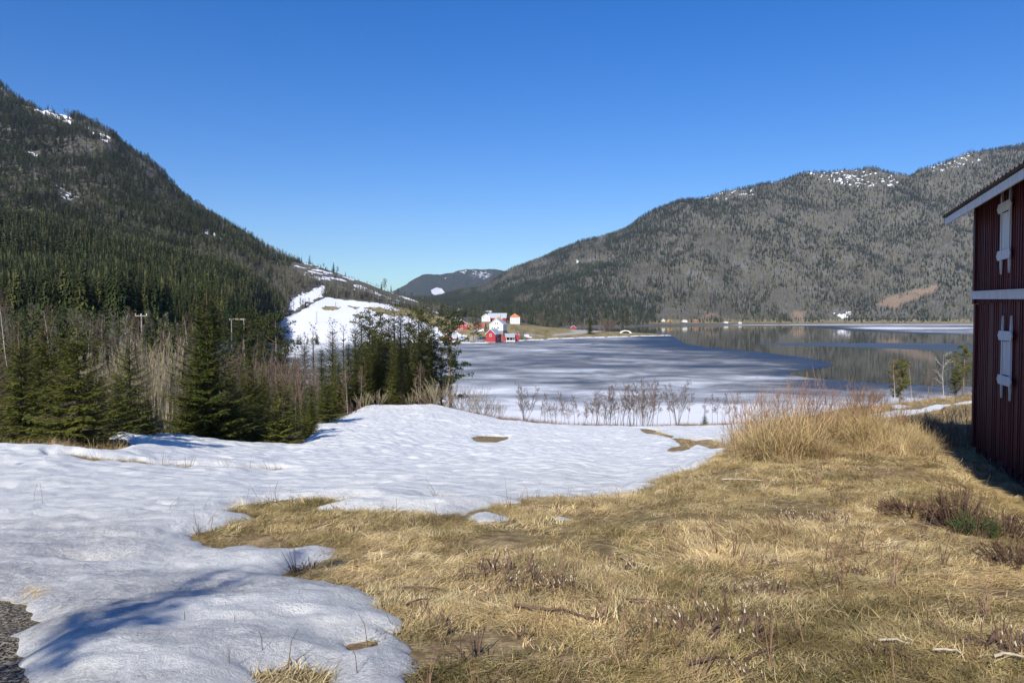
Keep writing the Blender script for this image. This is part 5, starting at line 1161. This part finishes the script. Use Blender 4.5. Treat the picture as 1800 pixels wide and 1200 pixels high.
gable('long red barn with pale grey roof behind the yellow gable', 'barn', W(890, 648, 565.5), math.radians(86), 9.0, 15.5, 3.6, 7.4, H_RED, H_GRY, 'farm_barn', over=.5, trim=False, side=[(2.0, 2.6, .9, .7), (2.0, .9, .9, .9), (11.5, 2.6, .9, .7), (11.8, .9, .9, .9)])
gable('yellow gabled porch building in front of the long red barn', 'outbuilding', W(877, 634, 565.5), math.radians(0), 5.6, 5, 2.8, 5.0, H_YEL, H_YEL, 'outbuilding', trim=True, door=(-1.0, .9, 1.7, False))
gable('square white house with orange hipped roof at the edge of the woods', 'house', W(905.5, 640, 569), math.radians(4), 8.2, 8, 5.9, 9.0, H_WHITE, H_ORG, 'house', hip=True, wins=[(x_, z_, .7, .9) for x_ in (-2.8, -1.0, .9, 2.6) for z_ in (4.6, 2.2)])
gable('tiny red hut with white-trimmed gable at the far side of the headland field', 'hut', W(1008, 812, 579), math.radians(0), 5.6, 6, 2.0, 4.4, H_RED, H_GRY, 'hut')
gable('white-roofed house far up the valley above the red farmhouse', 'house', W(815, 900, 549.5), math.radians(80), 6, 6.5, 2.2, 4.6, H_WHITE, H_TRIM, 'house', trim=False)
gable('small pink-red house behind the white house with joined barn', 'house', W(864, 900, 552.5), math.radians(80), 6, 7.5, 2.4, 4.4, H_RED, H_GRY, 'house', trim=False)
def far_(px, Y, label, w, l, wall, roof, yaw=0, he=3.2, hr=5.4, cat='cottage', dz=0):
    g = at(px, Y, TR, dz); gable(label, cat, (g.x, g.y, max(g.z, 2.0)), math.radians(yaw), w, l, he, hr, wall, roof, 'cottage', wins=[(0, 1.6, 1.2, 1.1)])
far_(1166, 1548, 'white cottage leftmost on the far shore beside the yellow one', 6.5, 7, H_WHITE, H_GRY, 10)
far_(1177, 1552, 'yellow cottage on the far shore between trees', 9, 7, H_YEL, H_BRN, 5)
far_(1203, 1560, 'bright white cottage on the far shore', 12, 7, H_WHITE, H_WHITE, -5)
far_(1223, 1580, 'orange-red cottage on the slope of the far shore', 9, 7, H_BROWN, H_ORG, 0)
far_(1276, 1640, 'low pale boathouse at the water on the far shore', 10, 6, H_WHITE, H_GRY, 0, 2.4, 4.0, 'boathouse')
far_(1301, 1690, 'small white hut right of the pale far boathouse', 7, 6, H_WHITE, H_WHITE, 0, 2.4, 4.0, 'hut')
# stone arch shelter on the headland
g = at(1100, 655, TL); t = thing('stone_culvert', 'low pale stone arch with dark opening on the headland tip', 'stone arch', g)
m = MB(); n = 12; ro, ri = 5.2, 3.6
for k in range(n):
    a0, a1 = math.pi*k/n, math.pi*(k+1)/n
    m.prism([(math.cos(a0)*ro, 0, math.sin(a0)*2.6), (math.cos(a1)*ro, 0, math.sin(a1)*2.6), (math.cos(a1)*ri, 0, math.sin(a1)*1.8-.02), (math.cos(a0)*ri, 0, math.sin(a0)*1.8-.02)], (0, 2.5, 0))
m.build('arch', [H_TRIM], t); m = MB(); m.box(-4, 4, 2.3, 2.6, 0, 1.7); m.build('back_wall', [M_WOODD], t)
# quay
t = thing('quay', 'dark low timber quay along the shore left of the red boathouse', 'quay', (0, 0, 0))
a, b = Vector(W(815, 470, 603)), Vector(W(851, 468, 601)); m = MB(); dd = (b-a); dd.z = 0; L_ = dd.length; ang = math.atan2(dd.y, dd.x); T_ = Matrix.Translation(Vector((a.x, a.y, 0))) @ Matrix.Rotation(ang, 4, 'Z')
m.box(0, L_, 0, 3.5, .75, .95, 0, T_); m.build('deck', [M_WOODD], t)
for k in range(7): m = MB(); m.box(L_*k/6.2, L_*k/6.2+.35, .1, .45, -.6, .748, 0, T_); m.build('pile', [M_WOODD], t)

# ------------------------------------------------------------------ poles
M_POLE = m_simple('weathered_pole', (.22, .19, .16), (.42, .38, .33), 6, stretch=(1, 1, .2))
def pole(px, Y, top, label, T=TL, arm=1.5, twin=False, group=None, base=None):
    g = at(px, Y, T); g = Vector((g.x, g.y, g.z if base is None else float(zat(base, Y)))); H = float(zat(top, Y))-g.z
    t = thing('power_pole', label, 'power pole', g, group=group)
    r = max(.11, Y*.00042)
    if twin:
        for s in (-1, 1): m = MB(); m.tube([(s*1.25, 0, -.5), (s*1.25, 0, H)], [r*1.1, r*.9], 6); m.build('pole', [M_POLE], t)
        m = MB(); m.box(-1.7, 1.7, -.1, .1, H-.35, H-.1); m.build('crossarm', [M_POLE], t)
    else:
        m = MB(); m.tube([(0, 0, -.5), (0, 0, H)], [r*1.15, r*.85], 7); m.build('pole', [M_POLE], t)
        if arm:
            m = MB(); m.box(-arm/2, arm/2, -.16, -.04, H-.45, H-.3); ca = m.build('crossarm', [M_POLE], t)
            for s in (-.46, 0, .46): m = MB(); m.tube([(arm*s, -.1, H-.3), (arm*s, -.1, H-.16), (arm*s, -.1, H-.02)], [.05, .09, .05], 6); m.build('insulator', [H_TRIM], t)
    return t
pole(249, 118, 551, 'wooden power pole with crossarm and white insulators above the tan thicket', TN, 1.9)
pole(418, 150, 559, 'twin-post power pole with flat top beam before the dark plantation', TN, 0, True)
pole(507, 500, 565, 'plain power pole at the lower left of the far snow field', TL, 0)
pole(557, 560, 548, 'power pole with leaning crossarm in the middle of the far snow field', TL, 3.4)
pole(590, 690, 531, 'short distant pole near the top of the far snow field', TL, 0)
pole(880, 560, 553, 'thin pole beside the long red barn', TL, 0)
# ------------------------------------------------------------------ dead grass
M_STRAW = m_inst('straw', [(.24, .16, .075), (.46, .33, .16), (.66, .50, .27), (.80, .65, .40)], .8, fine=6, patch=1.1)
M_STRAW2 = m_inst('tall_dry_grass', [(.32, .20, .10), (.50, .35, .18), (.68, .51, .29), (.80, .64, .41)], .8, fine=6, patch=1.1)
M_GREEN = m_inst('green_brown_grass', [(.12, .10, .035), (.25, .20, .075), (.38, .29, .13), (.54, .42, .22)], .8, fine=6, patch=1.1)
M_STEM = m_inst('dry_stems', [(.10, .055, .035), (.18, .10, .06), (.26, .17, .11)], .8, fine=8)
def tuft(seed, n, L, w, lay, spread, curl=.6, bias=None):
    """blades: lay 0 = upright, 1 = flat"""
    R_ = random.Random(seed); m = MB()
    for i in range(n):
        a = R_.random()*6.28 if bias is None else R_.gauss(bias, .7); rr_ = spread*math.sqrt(R_.random()); b = R_.random()*6.28
        p = Vector((math.cos(b)*rr_, math.sin(b)*rr_, -.01)); l = L*R_.uniform(.45, 1.15); el = (1-lay)*1.45*R_.uniform(.75, 1.05)+lay*R_.uniform(-.02, .22)
        d = Vector((math.cos(a)*math.cos(el), math.sin(a)*math.cos(el), math.sin(el))); s = Vector((-math.sin(a), math.cos(a), R_.uniform(-.4, .4))).normalized()
        ww = w*R_.uniform(.6, 1.4); K = 3; pts = [p]
        for k in range(K):
            d = (d+Vector((R_.gauss(0, .15), R_.gauss(0, .15), -curl*R_.uniform(.1, .6)*(1-lay*.7)))).normalized(); q = pts[-1]+d*l/K
            if q.z < .004: q.z = .004+R_.random()*.012
            pts.append(q)
        n0 = len(m.V)
        for k, q in enumerate(pts):
            wk = ww*(1-k/K*.8); m.V += [tuple(q+s*wk/2), tuple(q-s*wk/2)]
        for k in range(K): m.F.append((n0+2*k, n0+2*k+1, n0+2*k+3, n0+2*k+2)); m.M.append(0)
    return m
def tv(name, mat, *a, **k): return tuft(*a, **k).mesh(name, [mat])
V_G = [tv('lying_straw', M_STRAW, 300+i, 56, .15, .0042, .96, .15, bias=.3) for i in range(4)]+[tv('short_turf', M_GREEN, 310+i, 44, .10, .0045, .72, .14) for i in range(3)] \
    +[tv('bent_straw', M_STRAW, 320+i, 24, .17, .0045, .66, .10) for i in range(3)]+[tv('tall_grass', M_STRAW2, 330+i, 34, .55, .0065, .12, .10, 1.0) for i in range(4)]+[tv('dry_stem', M_STEM, 340+i, 7, .30, .006, .15, .08, .3) for i in range(3)]
def ground_z(x, y): return TN.z(x, y)+fbm(x/.35, y/.35, 81, 3)*.03*np.clip(1.3-y/30, 0, 1)
def onpx(px, py, Ymin=2.0, Ymax=30):
    x, y = TN.hit(px, py, Ymin, Ymax); return Vector((x, y, float(ground_z(x, y))))
rg = np.random.default_rng(11)
pts = []; idx = []; scl = []
def spray(n, Y0, Y1, power, pxr):
    y = (rg.uniform(Y0**power, Y1**power, n))**(1/power); px = rg.uniform(pxr[0], pxr[1], n); x = (px-900)/FPX*y; return x, y
# turf close by: matted straw, short turf
x, y = spray(52000, 2.2, 21, 1.35, (-150, 2150))
d = snow_dist(x, y); k = (d < .0); x, y, d = x[k], y[k], d[k]
loc = ((x-C0.x)*NRM.x+(y-C0.y)*NRM.y); k = (loc > -.25); x, y, d, loc = x[k], y[k], d[k], loc[k]
k = (sdf(grav, x, y) < 0) & ~inside(woodpoly, x, y); x, y, d, loc = x[k], y[k], d[k], loc[k]
qx, qy = proj(x, y, TN.z(x, y))
n1 = fbm(x/1.1, y/1.1, 501, 3); n2 = fbm(x/.5, y/.5, 505, 2); n3 = fbm(x/2.6, y/2.2, 507, 2)
green = np.clip(.10+n1*1.1+n3*.5+.55*np.clip((880-qx)/300, 0, 1)*np.clip((1050-qy)/100, 0, 1)+.2*np.clip((qx-1350)/200, 0, 1)*np.clip((qy-1000)/60, 0, 1), 0, .75)
r = rg.random(len(x)); id1 = np.where(r < green, rg.integers(4, 7, len(x)), np.where(rg.random(len(x)) < .12, rg.integers(7, 10, len(x)), rg.integers(0, 4, len(x))))
id1 = np.where(rg.random(len(x)) < .03, rg.integers(14, 17, len(x)), id1)
tuf = inside([(990, 880), (1110, 868), (1200, 822), (1290, 770), (1700, 720), (1720, 800), (1560, 820), (1400, 850), (1250, 870), (1150, 890)], qx, qy)
id1 = np.where(tuf & (rg.random(len(x)) < .45), rg.integers(7, 10, len(x)), id1)
s1 = rg.uniform(.7, 1.3, len(x))*np.interp(y, [2, 10, 20], [.85, 1.1, 1.5])
kp = (rg.random(len(x)) < np.clip(.70+fbm(x/.8, y/.6, 525, 3)*2.2, .06, 1)) | (y > 12); x, y, qx, qy, id1, s1 = x[kp], y[kp], qx[kp], qy[kp], id1[kp], s1[kp]
pts.append(np.stack([x, y, ground_z(x, y)], 1)); idx.append(id1); scl.append(np.stack([s1, s1, s1], 1))
# tall grass on the crest and along the barn
CREST = [(1270, 790), (1330, 745), (1420, 735), (1520, 735), (1640, 735), (1716, 725), (1716, 772), (1668, 792), (1620, 802), (1500, 812), (1400, 815), (1330, 812)]
x, y = spray(9000, 12.0, 22, 1.6, (1240, 1760)); z = TN.z(x, y); qx, qy = proj(x, y, z)
k = inside(CREST, qx, qy) & (((x-C0.x)*NRM.x+(y-C0.y)*NRM.y) > .05) & (rg.random(len(x)) < np.clip(.40+fbm(x/.9, y/.9, 511, 2)*1.8, .06, 1)); x, y = x[k], y[k]
hh = rg.uniform(.5, 1.35, len(x))*np.clip(.8+fbm(x/1.5, y/1.5, 515, 2), .5, 1.3); pts.append(np.stack([x, y, ground_z(x, y)], 1)); hh = np.where(rg.random(len(x)) < .3, hh*1.45, hh*.85); idx.append(np.where(rg.random(len(x)) < .3, rg.integers(14, 17, len(x)), rg.integers(10, 14, len(x)))); scl.append(np.stack([hh*.9+.2, hh*.9+.2, hh], 1)); print('tall', len(x))
# right field and beyond, coarser
x, y = spray(9000, 20, 135, 1.2, (1150, 2000)); d = snow_dist(x, y); k = (d < -.1) & (TN.z(x, y) > .7); x, y = x[k], y[k]
s1 = np.interp(y, [20, 130], [1.2, 3.2]); pts.append(np.stack([x, y, TN.z(x, y)-.02], 1)); idx.append(np.where(rg.random(len(x)) < .25, rg.integers(10, 14, len(x)), rg.integers(4, 10, len(x)))); scl.append(np.stack([s1, s1, s1*.45], 1))
# bank below the alders, brown
x = rg.uniform(-12, 32, 6500); y = rg.uniform(75, 95, 6500); d = snow_dist(x, y); k = d < .05; x, y = x[k], y[k]
s1 = rg.uniform(1.2, 2.6, len(x)); pts.append(np.stack([x, y, TN.z(x, y)-.02], 1)); idx.append(np.where(rg.random(len(x)) < .5, rg.integers(14, 17, len(x)), rg.integers(7, 10, len(x)))); scl.append(np.stack([s1, s1, s1*np.where(x < 14, 1.0, .6)], 1))
# dry clumps at the foot of the left spruces
for (px, py, Y0, n, sp) in [(40, 783, 17, 60, .9), (15, 775, 17, 60, .8), (150, 792, 17.5, 14, .6), (190, 790, 18, 10, .4)]:
    c = onpx(px, py, 11, 24); x = c.x+rg.normal(0, sp, n); y = c.y+rg.normal(0, sp*.8, n); s1 = rg.uniform(.5, .9, n)
    pts.append(np.stack([x, y, TN.z(x, y)], 1)); idx.append(rg.integers(7, 14, n)); scl.append(np.stack([s1, s1, s1*.8], 1))
pts = np.concatenate(pts); idx = np.concatenate(idx); scl = np.concatenate(scl); n = len(pts); rot = np.zeros((n, 3)); rot[:, 2] = np.where(idx < 4, 3.0*fbm(pts[:, 0]/1.0, pts[:, 1]/1.0, 521, 2)+rg.normal(.4, .45, n), rg.uniform(0, 6.28, n)); rot[:, 0] = rg.normal(0, .08, n); rot[:, 1] = rg.normal(0, .08, n)
scatter('dry_grass', pts, rot, scl, idx, V_G, 'flattened straw-coloured dead grass and tall dry stalks on the near ground', 'grass'); print('grass', n)

# ------------------------------------------------------------------ willow shoots on the crest
M_SHOOT = m_simple('red_willow_shoots', (.16, .085, .055), (.36, .22, .15), 5)
def shoot_bush(seed, H, n, spread, side=5, tw=.0042):
    R_ = random.Random(seed); m = MB(); tg = MB()
    for i in range(n):
        a = R_.random()*6.28; t = R_.uniform(.05, 1)*spread; o = Vector((math.cos(a), math.sin(a), 0)); p = o*R_.uniform(0, .25); d = (UP+o*t).normalized(); L = H*R_.uniform(.45, 1.05); pp = [p]; rads = [tw*1.7]
        for k in range(4): d = (d+Vector((R_.gauss(0, .07), R_.gauss(0, .07), .05))).normalized(); pp.append(pp[-1]+d*L/4); rads.append(tw*(1.7-.35*(k+1)))
        m.tube(pp, rads, 3, cap=False)
        for k in range(side):
            s = R_.uniform(.3, .95)*4; j = min(int(s), 3); q = pp[j].lerp(pp[j+1], s-j); e = (d+Vector((R_.gauss(0, .6), R_.gauss(0, .6), .2))).normalized(); l = L*R_.uniform(.12, .3)
            tg.tube([q, q+e*l*.5, q+(e+UP*.25).normalized()*l], [tw, tw*.8, tw*.5], 3, cap=False)
    return tree_thing('willow_shoots', 'shrub', tg, m, M_SHOOT, M_SHOOT, 'twigs')
sh = [shoot_bush(600+i, 1.25, 20, .55) for i in range(4)]
for k, (px, py, Y, s) in enumerate([(1305, 775, 15.6, 1.0), (1325, 772, 15.8, 1.15), (1345, 770, 16.2, 1.25), (1368, 770, 16.3, 1.1), (1390, 768, 16.8, 1.3), (1410, 768, 16.6, 1.15), (1425, 766, 17, 1.35), (1445, 766, 17, 1.1), (1470, 764, 17.3, 1.0), (1495, 762, 17.6, 1.0), (1515, 762, 17.4, 1.15), (1545, 760, 17.5, .8), (1580, 760, 17.2, .8), (1286, 785, 15.2, .7), (1335, 780, 15, .8), (1380, 785, 14.6, .7), (1460, 780, 15.5, .7)]):
    g = at(px, Y, TN); place(sh[k % 4], g, rnd.random()*6.28, s*.88, 'clump of thin reddish willow shoots rising from the tall dry grass', 'willow shoots on the grassy crest')
for k, (px, Y, s) in enumerate([(1655, 17.2, .85), (1672, 16.4, .9), (1690, 16.6, 1.0), (1702, 17.4, 1.0), (1640, 17.6, .7), (1712, 16.5, .8)]):
    g = at(px, Y, TN); place(sh[(k+1) % 4], g, rnd.random()*6.28, s*.8, 'clump of dark upright stems in the shade beside the barn corner', 'dark stems beside the barn corner')
# fallen pale stems along the barn foot
M_PALE = m_simple('bleached_stems', (.22, .18, .12), (.52, .45, .34), 25, bump=.8)
def stem_obj(name, label, cat, pts, r, mat, group=None):
    m = MB(); K = len(pts); m.tube(pts, [r*(1-.5*i/(K-1)) for i in range(K)], 5)
    o0 = Vector(pts[0]); me = m.mesh(name, [mat], True); me.transform(Matrix.Translation(-o0)); o = obj(name, me, loc=o0); tag(o, label, cat, group); return o
for k in range(15):
    f = rnd.random(); a = Vector((C0.x, C0.y, 0))+NRM*rnd.uniform(.05, .75)-U*(f*5.2-.6); z0 = float(TN.z(a.x, a.y)); d = (-U*rnd.uniform(.3, 1)+NRM*rnd.uniform(-.3, .6)).normalized(); L = rnd.uniform(.6, 1.4)
    ps = [Vector((a.x, a.y, z0+.05+rnd.uniform(0, .25)))]
    for j in range(4):
        h = .22*math.sin((j+1)/4*3.0)*rnd.uniform(.4, 1.2); q = a+d*L*(j+1)/4+Vector((rnd.gauss(0, .03), rnd.gauss(0, .03), 0)); ps.append(Vector((q.x, q.y, float(TN.z(q.x, q.y))+.03+h)))
    stem_obj('dry_stalk', 'bent pale stalk lying in the shade at the barn foot', 'stalk', ps, .006, M_PALE, 'pale stalks at the barn foot')

# ------------------------------------------------------------------ cut shrubs and sticks
M_STUB = m_simple('cut_shrub_bark', (.05, .032, .024), (.20, .125, .09), 20, bump=.6); M_CUT = m_simple('pale_cut_wood', (.42, .34, .23), (.62, .54, .42), 20)
def stub_bush(seed, n, H, spread, r=.007, pale=.3):
    R_ = random.Random(seed); t = thing('cut_shrub', '', 'cut shrub'); m = MB(); tw = MB(); c = MB()
    for i in range(n):
        a = R_.random()*6.28; q = spread*math.sqrt(R_.random()); b = Vector((math.cos(a)*q, math.sin(a)*q*.7, -.02)); d = Vector((R_.gauss(0, .3), R_.gauss(0, .3), 1)).normalized(); L = H*R_.uniform(.35, 1.1); rr_ = r*R_.uniform(.6, 1.4)
        e = b+d*L; m.tube([b, b+d*L*.5+Vector((R_.gauss(0, .008), R_.gauss(0, .008), 0)), e], [rr_*1.3, rr_, rr_*.85], 5)
        if R_.random() < pale*1.4: c.tube([e, e+d*.012+Vector((.004, 0, .004))], [rr_*.92, rr_*.4], 5)
    for i in range(int(n*1.6)):
        a = R_.random()*6.28; q = spread*1.3*R_.random(); b = Vector((math.cos(a)*q, math.sin(a)*q, .01)); d = Vector((math.cos(a+R_.gauss(0, .8)), math.sin(a+R_.gauss(0, .8)), R_.uniform(-.02, .5))).normalized(); L = H*R_.uniform(.5, 1.2)
        tw.tube([b, b+d*L*.6, b+d*L+Vector((0, 0, -.02))], [r*.5, r*.4, r*.25], 4)
    n_ = len(m.V); m.V += c.V; m.F += [tuple(i+n_ for i in f) for f in c.F]; m.M += [1]*len(c.F); m.build('stems', [M_STUB, M_CUT], t, smooth=True); tw.build('twigs', [M_STUB], t); 
    
    return t
stubs = [stub_bush(701, 26, .15, .13, .0042, .35), stub_bush(702, 14, .10, .12, .004, .6), stub_bush(703, 9, .16, .09, .0036, .2), stub_bush(704, 40, .14, .24, .0038, .4)]
for k, (px, py, kind, s, lab) in enumerate([
    (885, 1008, 0, 1.25, 'densest upright clump of cut shrub stems left of centre in the grass'), (935, 1040, 3, 1.0, 'wide low cut shrub just right of the densest upright clump'), (825, 1022, 2, .9, 'small cut shrub left of the densest upright clump'),
    (975, 1045, 1, .9, 'cut shrub with pale stem ends in the middle of the grass'), (1105, 1002, 1, 1.0, 'small shrub stubs with pale tops standing alone on bright grass'), (1000, 1040, 2, .7, 'thin shrub stubs right of the pale-ended cut shrub'),
    (825, 1160, 2, 1.0, 'blackish shrub stub near the snow tongue at the bottom'), (775, 1110, 2, .9, 'forked thin stub beside the snow tongue'), (925, 1120, 2, .6, 'single slim stub below the fallen dark branch'),
    (1265, 1110, 3, 1.25, 'largest sprawling cut shrub in the lower right grass'), (1340, 1050, 3, .9, 'scrubby cut shrub above the largest sprawling one'), (1350, 1000, 1, .9, 'row of short stubs on the right-hand grass'),
    (1475, 885, 2, 1.1, 'single upright stub on the bright slope below the tall grass'), (1380, 910, 1, 1.1, 'short pale-topped stubs left of the low dark row'), (1460, 920, 3, 1.0, 'low dark row of stubs on the sunlit slope'),
    (1765, 1150, 0, 1.0, 'thick pale-topped stubs in the lower right corner'), (1565, 1160, 2, .8, 'thin stub beside the pale stick at the bottom'), (1515, 1010, 1, .7, 'little stub clump in straw right of the row of stubs'),
    (985, 965, 2, .7, 'pale little stub near the snow-free hollow'), (660, 1030, 2, .6, 'tiny stub on the edge of the snow tongue'), (1160, 925, 2, .6, 'tiny stub on the slope left of centre crest'), (1230, 960, 1, .6, 'faint stubs on straw left of the green patch'), (540, 1008, 0, .7, 'stubs in the bare notch of the snow'),
    (1690, 1090, 2, .9, 'thin stubs in green straw in the right corner'), (1300, 1190, 1, .8, 'stubs cut by the bottom edge in the straw')]):
    place(stubs[kind], onpx(px, py), rnd.random()*6.28, s*1.05, lab)
def stick(px0, py0, px1, py1, r, mat, label, hump=.03, name='stick'):
    a, b = onpx(px0, py0), onpx(px1, py1); ps = []
    for i in range(6):
        q = a.lerp(b, i/5); q = Vector((q.x+rnd.gauss(0, .004), q.y+rnd.gauss(0, .006), a.z+(b.z-a.z)*i/5+r+.03+hump*.4*math.sin(i/5*3.14))); ps.append(q)
    return stem_obj(name, label, 'stick', ps, r, mat)
stick(905, 1075, 1050, 1102, .010, M_STUB, 'long dark fallen branch across the middle grass')
stick(1268, 848, 1345, 850, .014, M_PALE, 'pale bleached stick lying below the tall grass')
stick(1545, 1138, 1600, 1146, .008, M_PALE, 'pale stick in the lower right grass')
stick(1640, 1156, 1690, 1162, .008, M_PALE, 'pale stick right of the other pale one at the bottom right')
stick(1745, 1166, 1798, 1170, .010, M_PALE, 'pale split stick in the bottom right corner')
stick(1310, 1170, 1375, 1150, .008, M_STUB, 'dark crooked stick below the largest cut shrub')
stick(1215, 1180, 1290, 1165, .008, M_STUB, 'thin dark stick at the bottom of the grass')
stick(715, 1075, 760, 1062, .007, M_STUB, 'thin dark stick near the tip of the snow tongue')
stick(1100, 1060, 1150, 1068, .006, M_STUB, 'short dark stick on bright straw')
stick(690, 1045, 790, 1048, .008, M_STUB, 'dark stick pointing at the snow tongue')
stick(1625, 905, 1640, 920, .010, M_CUT, 'short white splinter left of the dark heather bush')
# stalks standing in the snow
def stalk(px, py, dx, H, label, lean=0.0, r=.0024):
    g = onpx(px, py); H *= .7; g.z += .08; ps = [g+Vector((0, 0, -.1)), g+Vector((dx*.4, lean*.4, H*.5)), g+Vector((dx, lean, H))]
    return stem_obj('dry_stalk', label, 'stalk', ps, r, M_STUB, None)
for a in [(58, 892, .06, .32, 'left stalk of the pair standing in snow at far left'), (76, 900, -.03, .36, 'right stalk of the pair standing in snow at far left'), (22, 862, .01, .1, 'tiny stalk at the far left in snow'),
          (292, 912, .14, .22, 'bent stalk in snow left of the bare grass'), (312, 906, .02, .2, 'straight stalk right of the bent stalk'), (355, 912, .11, .26, 'leaning stalk near the snow notch'), (360, 930, .2, .12, 'low leaning stalk at the snow notch'),
          (325, 1118, .0, .05, 'short red-brown stalk in grey snow'), (413, 1122, .0, .04, 'short red-brown stalk right of the other in grey snow'), (505, 1178, .05, .15, 'stalk cluster beside the lower bare patch'), (463, 1165, -.02, .1, 'thin stalk left of the lower bare patch'),
          (403, 1190, .0, .08, 'stalk near the bottom edge in grey snow'), (648, 1140, -.05, .14, 'curved stalk on the snow tongue'), (630, 1200, -.03, .12, 'stalk at the bottom of the snow tongue'), (300, 1095, .01, .04, 'tiny stalk in the shadow band'), (340, 1090, .01, .04, 'second tiny stalk right of the one in the shadow band'),
          (1155, 855, .0, .2, 'stalk on the slope edge against snow'), (697, 903, 0, .12, 'stalk at the ragged snow edge in front'), (1500, 905, .02, .16, 'stalk on the bright slope')]:
    stalk(*a)
# heather and juniper by the barn
M_HEATH = m_foliage('heather', (.06, .035, .02), (.19, .12, .07), (.24, .16, .09)); M_JUN = m_foliage('juniper_needles', (.03, .06, .015), (.10, .16, .04))
def heath(seed, R, H, n, mat, name, label, cat, px, py, sc=1.0):
    R_ = random.Random(seed); m = MB(); tk = MB()
    for i in range(n):
        a = R_.random()*6.28; q = R*math.sqrt(R_.random()); b = Vector((math.cos(a)*q*.5, math.sin(a)*q*.5, 0)); e = Vector((math.cos(a)*q, math.sin(a)*q, H*(1-(q/R)**2*.6)*R_.uniform(.6, 1.1)))
        tk.tube([b, e], [.004, .002], 3, cap=False)
        for _ in range(16):
            s = R_.uniform(.35, 1); p = b.lerp(e, s); d = ((e-b).normalized()+Vector((R_.gauss(0, .5), R_.gauss(0, .5), R_.gauss(0, .4)))).normalized(); m.strip(p, d, R_.uniform(.02, .05), .008, d.orthogonal().normalized())
    t = thing(name, label, cat, onpx(px, py)); tk.build('stem', [M_STUB], t); m.build('foliage', [mat], t); return t
heath(801, .30, .42, 150, M_HEATH, 'heather', 'dark brown heather bush on the slope below the barn', 'heather', 1680, 925)
heath(802, .22, .26, 110, M_JUN, 'juniper', 'small green juniper growing in the heather', 'juniper', 1712, 945)
heath(803, .34, .28, 130, M_HEATH, 'heather', 'low brown heather right of the green juniper', 'heather', 1765, 945)
heath(804, .36, .14, 120, M_HEATH, 'heather', 'flat dark heather mat left of the heather bush', 'heather', 1600, 905)
heath(805, .34, .20, 110, M_HEATH, 'heather', 'heather fringe at the right frame edge', 'heather', 1795, 1000)
# long-bladed clump at the far left edge
# trees behind the camera whose shade falls on the snow
g = Vector((-4.9, -4.0, float(TN.z(-4.9, -4.0))-.2)); dup(thin_sp[0][0], g, .7, 1.0, 'slim sparse spruce standing just behind the viewer at the left')
g = Vector((-13.2, 1.2, float(TN.z(-13.2, 1.2))-.2)); dup(near_sp[0][0], g, 1.7, 1.5, 'spruce standing left of the picture beside the snow')
# ------------------------------------------------------------------ air
hz = bpy.data.materials.new('air'); hz.use_nodes = True; ht = hz.node_tree; ht.nodes.clear()
ho = ht.nodes.new('ShaderNodeOutputMaterial'); pv = ht.nodes.new('ShaderNodeVolumePrincipled')
pv.inputs['Color'].default_value = (.62, .78, 1.0, 1); pv.inputs['Density'].default_value = HAZE; pv.inputs['Anisotropy'].default_value = 0.0
ht.links.new(pv.outputs[0], ho.inputs['Volume'])
m = MB(); m.box(-4200, 4200, -120, 7100, -12, 760); h_ = m.build('haze', [hz]); tag(h_, 'faint blue air between the viewer and the far hills', 'haze', kind='stuff')
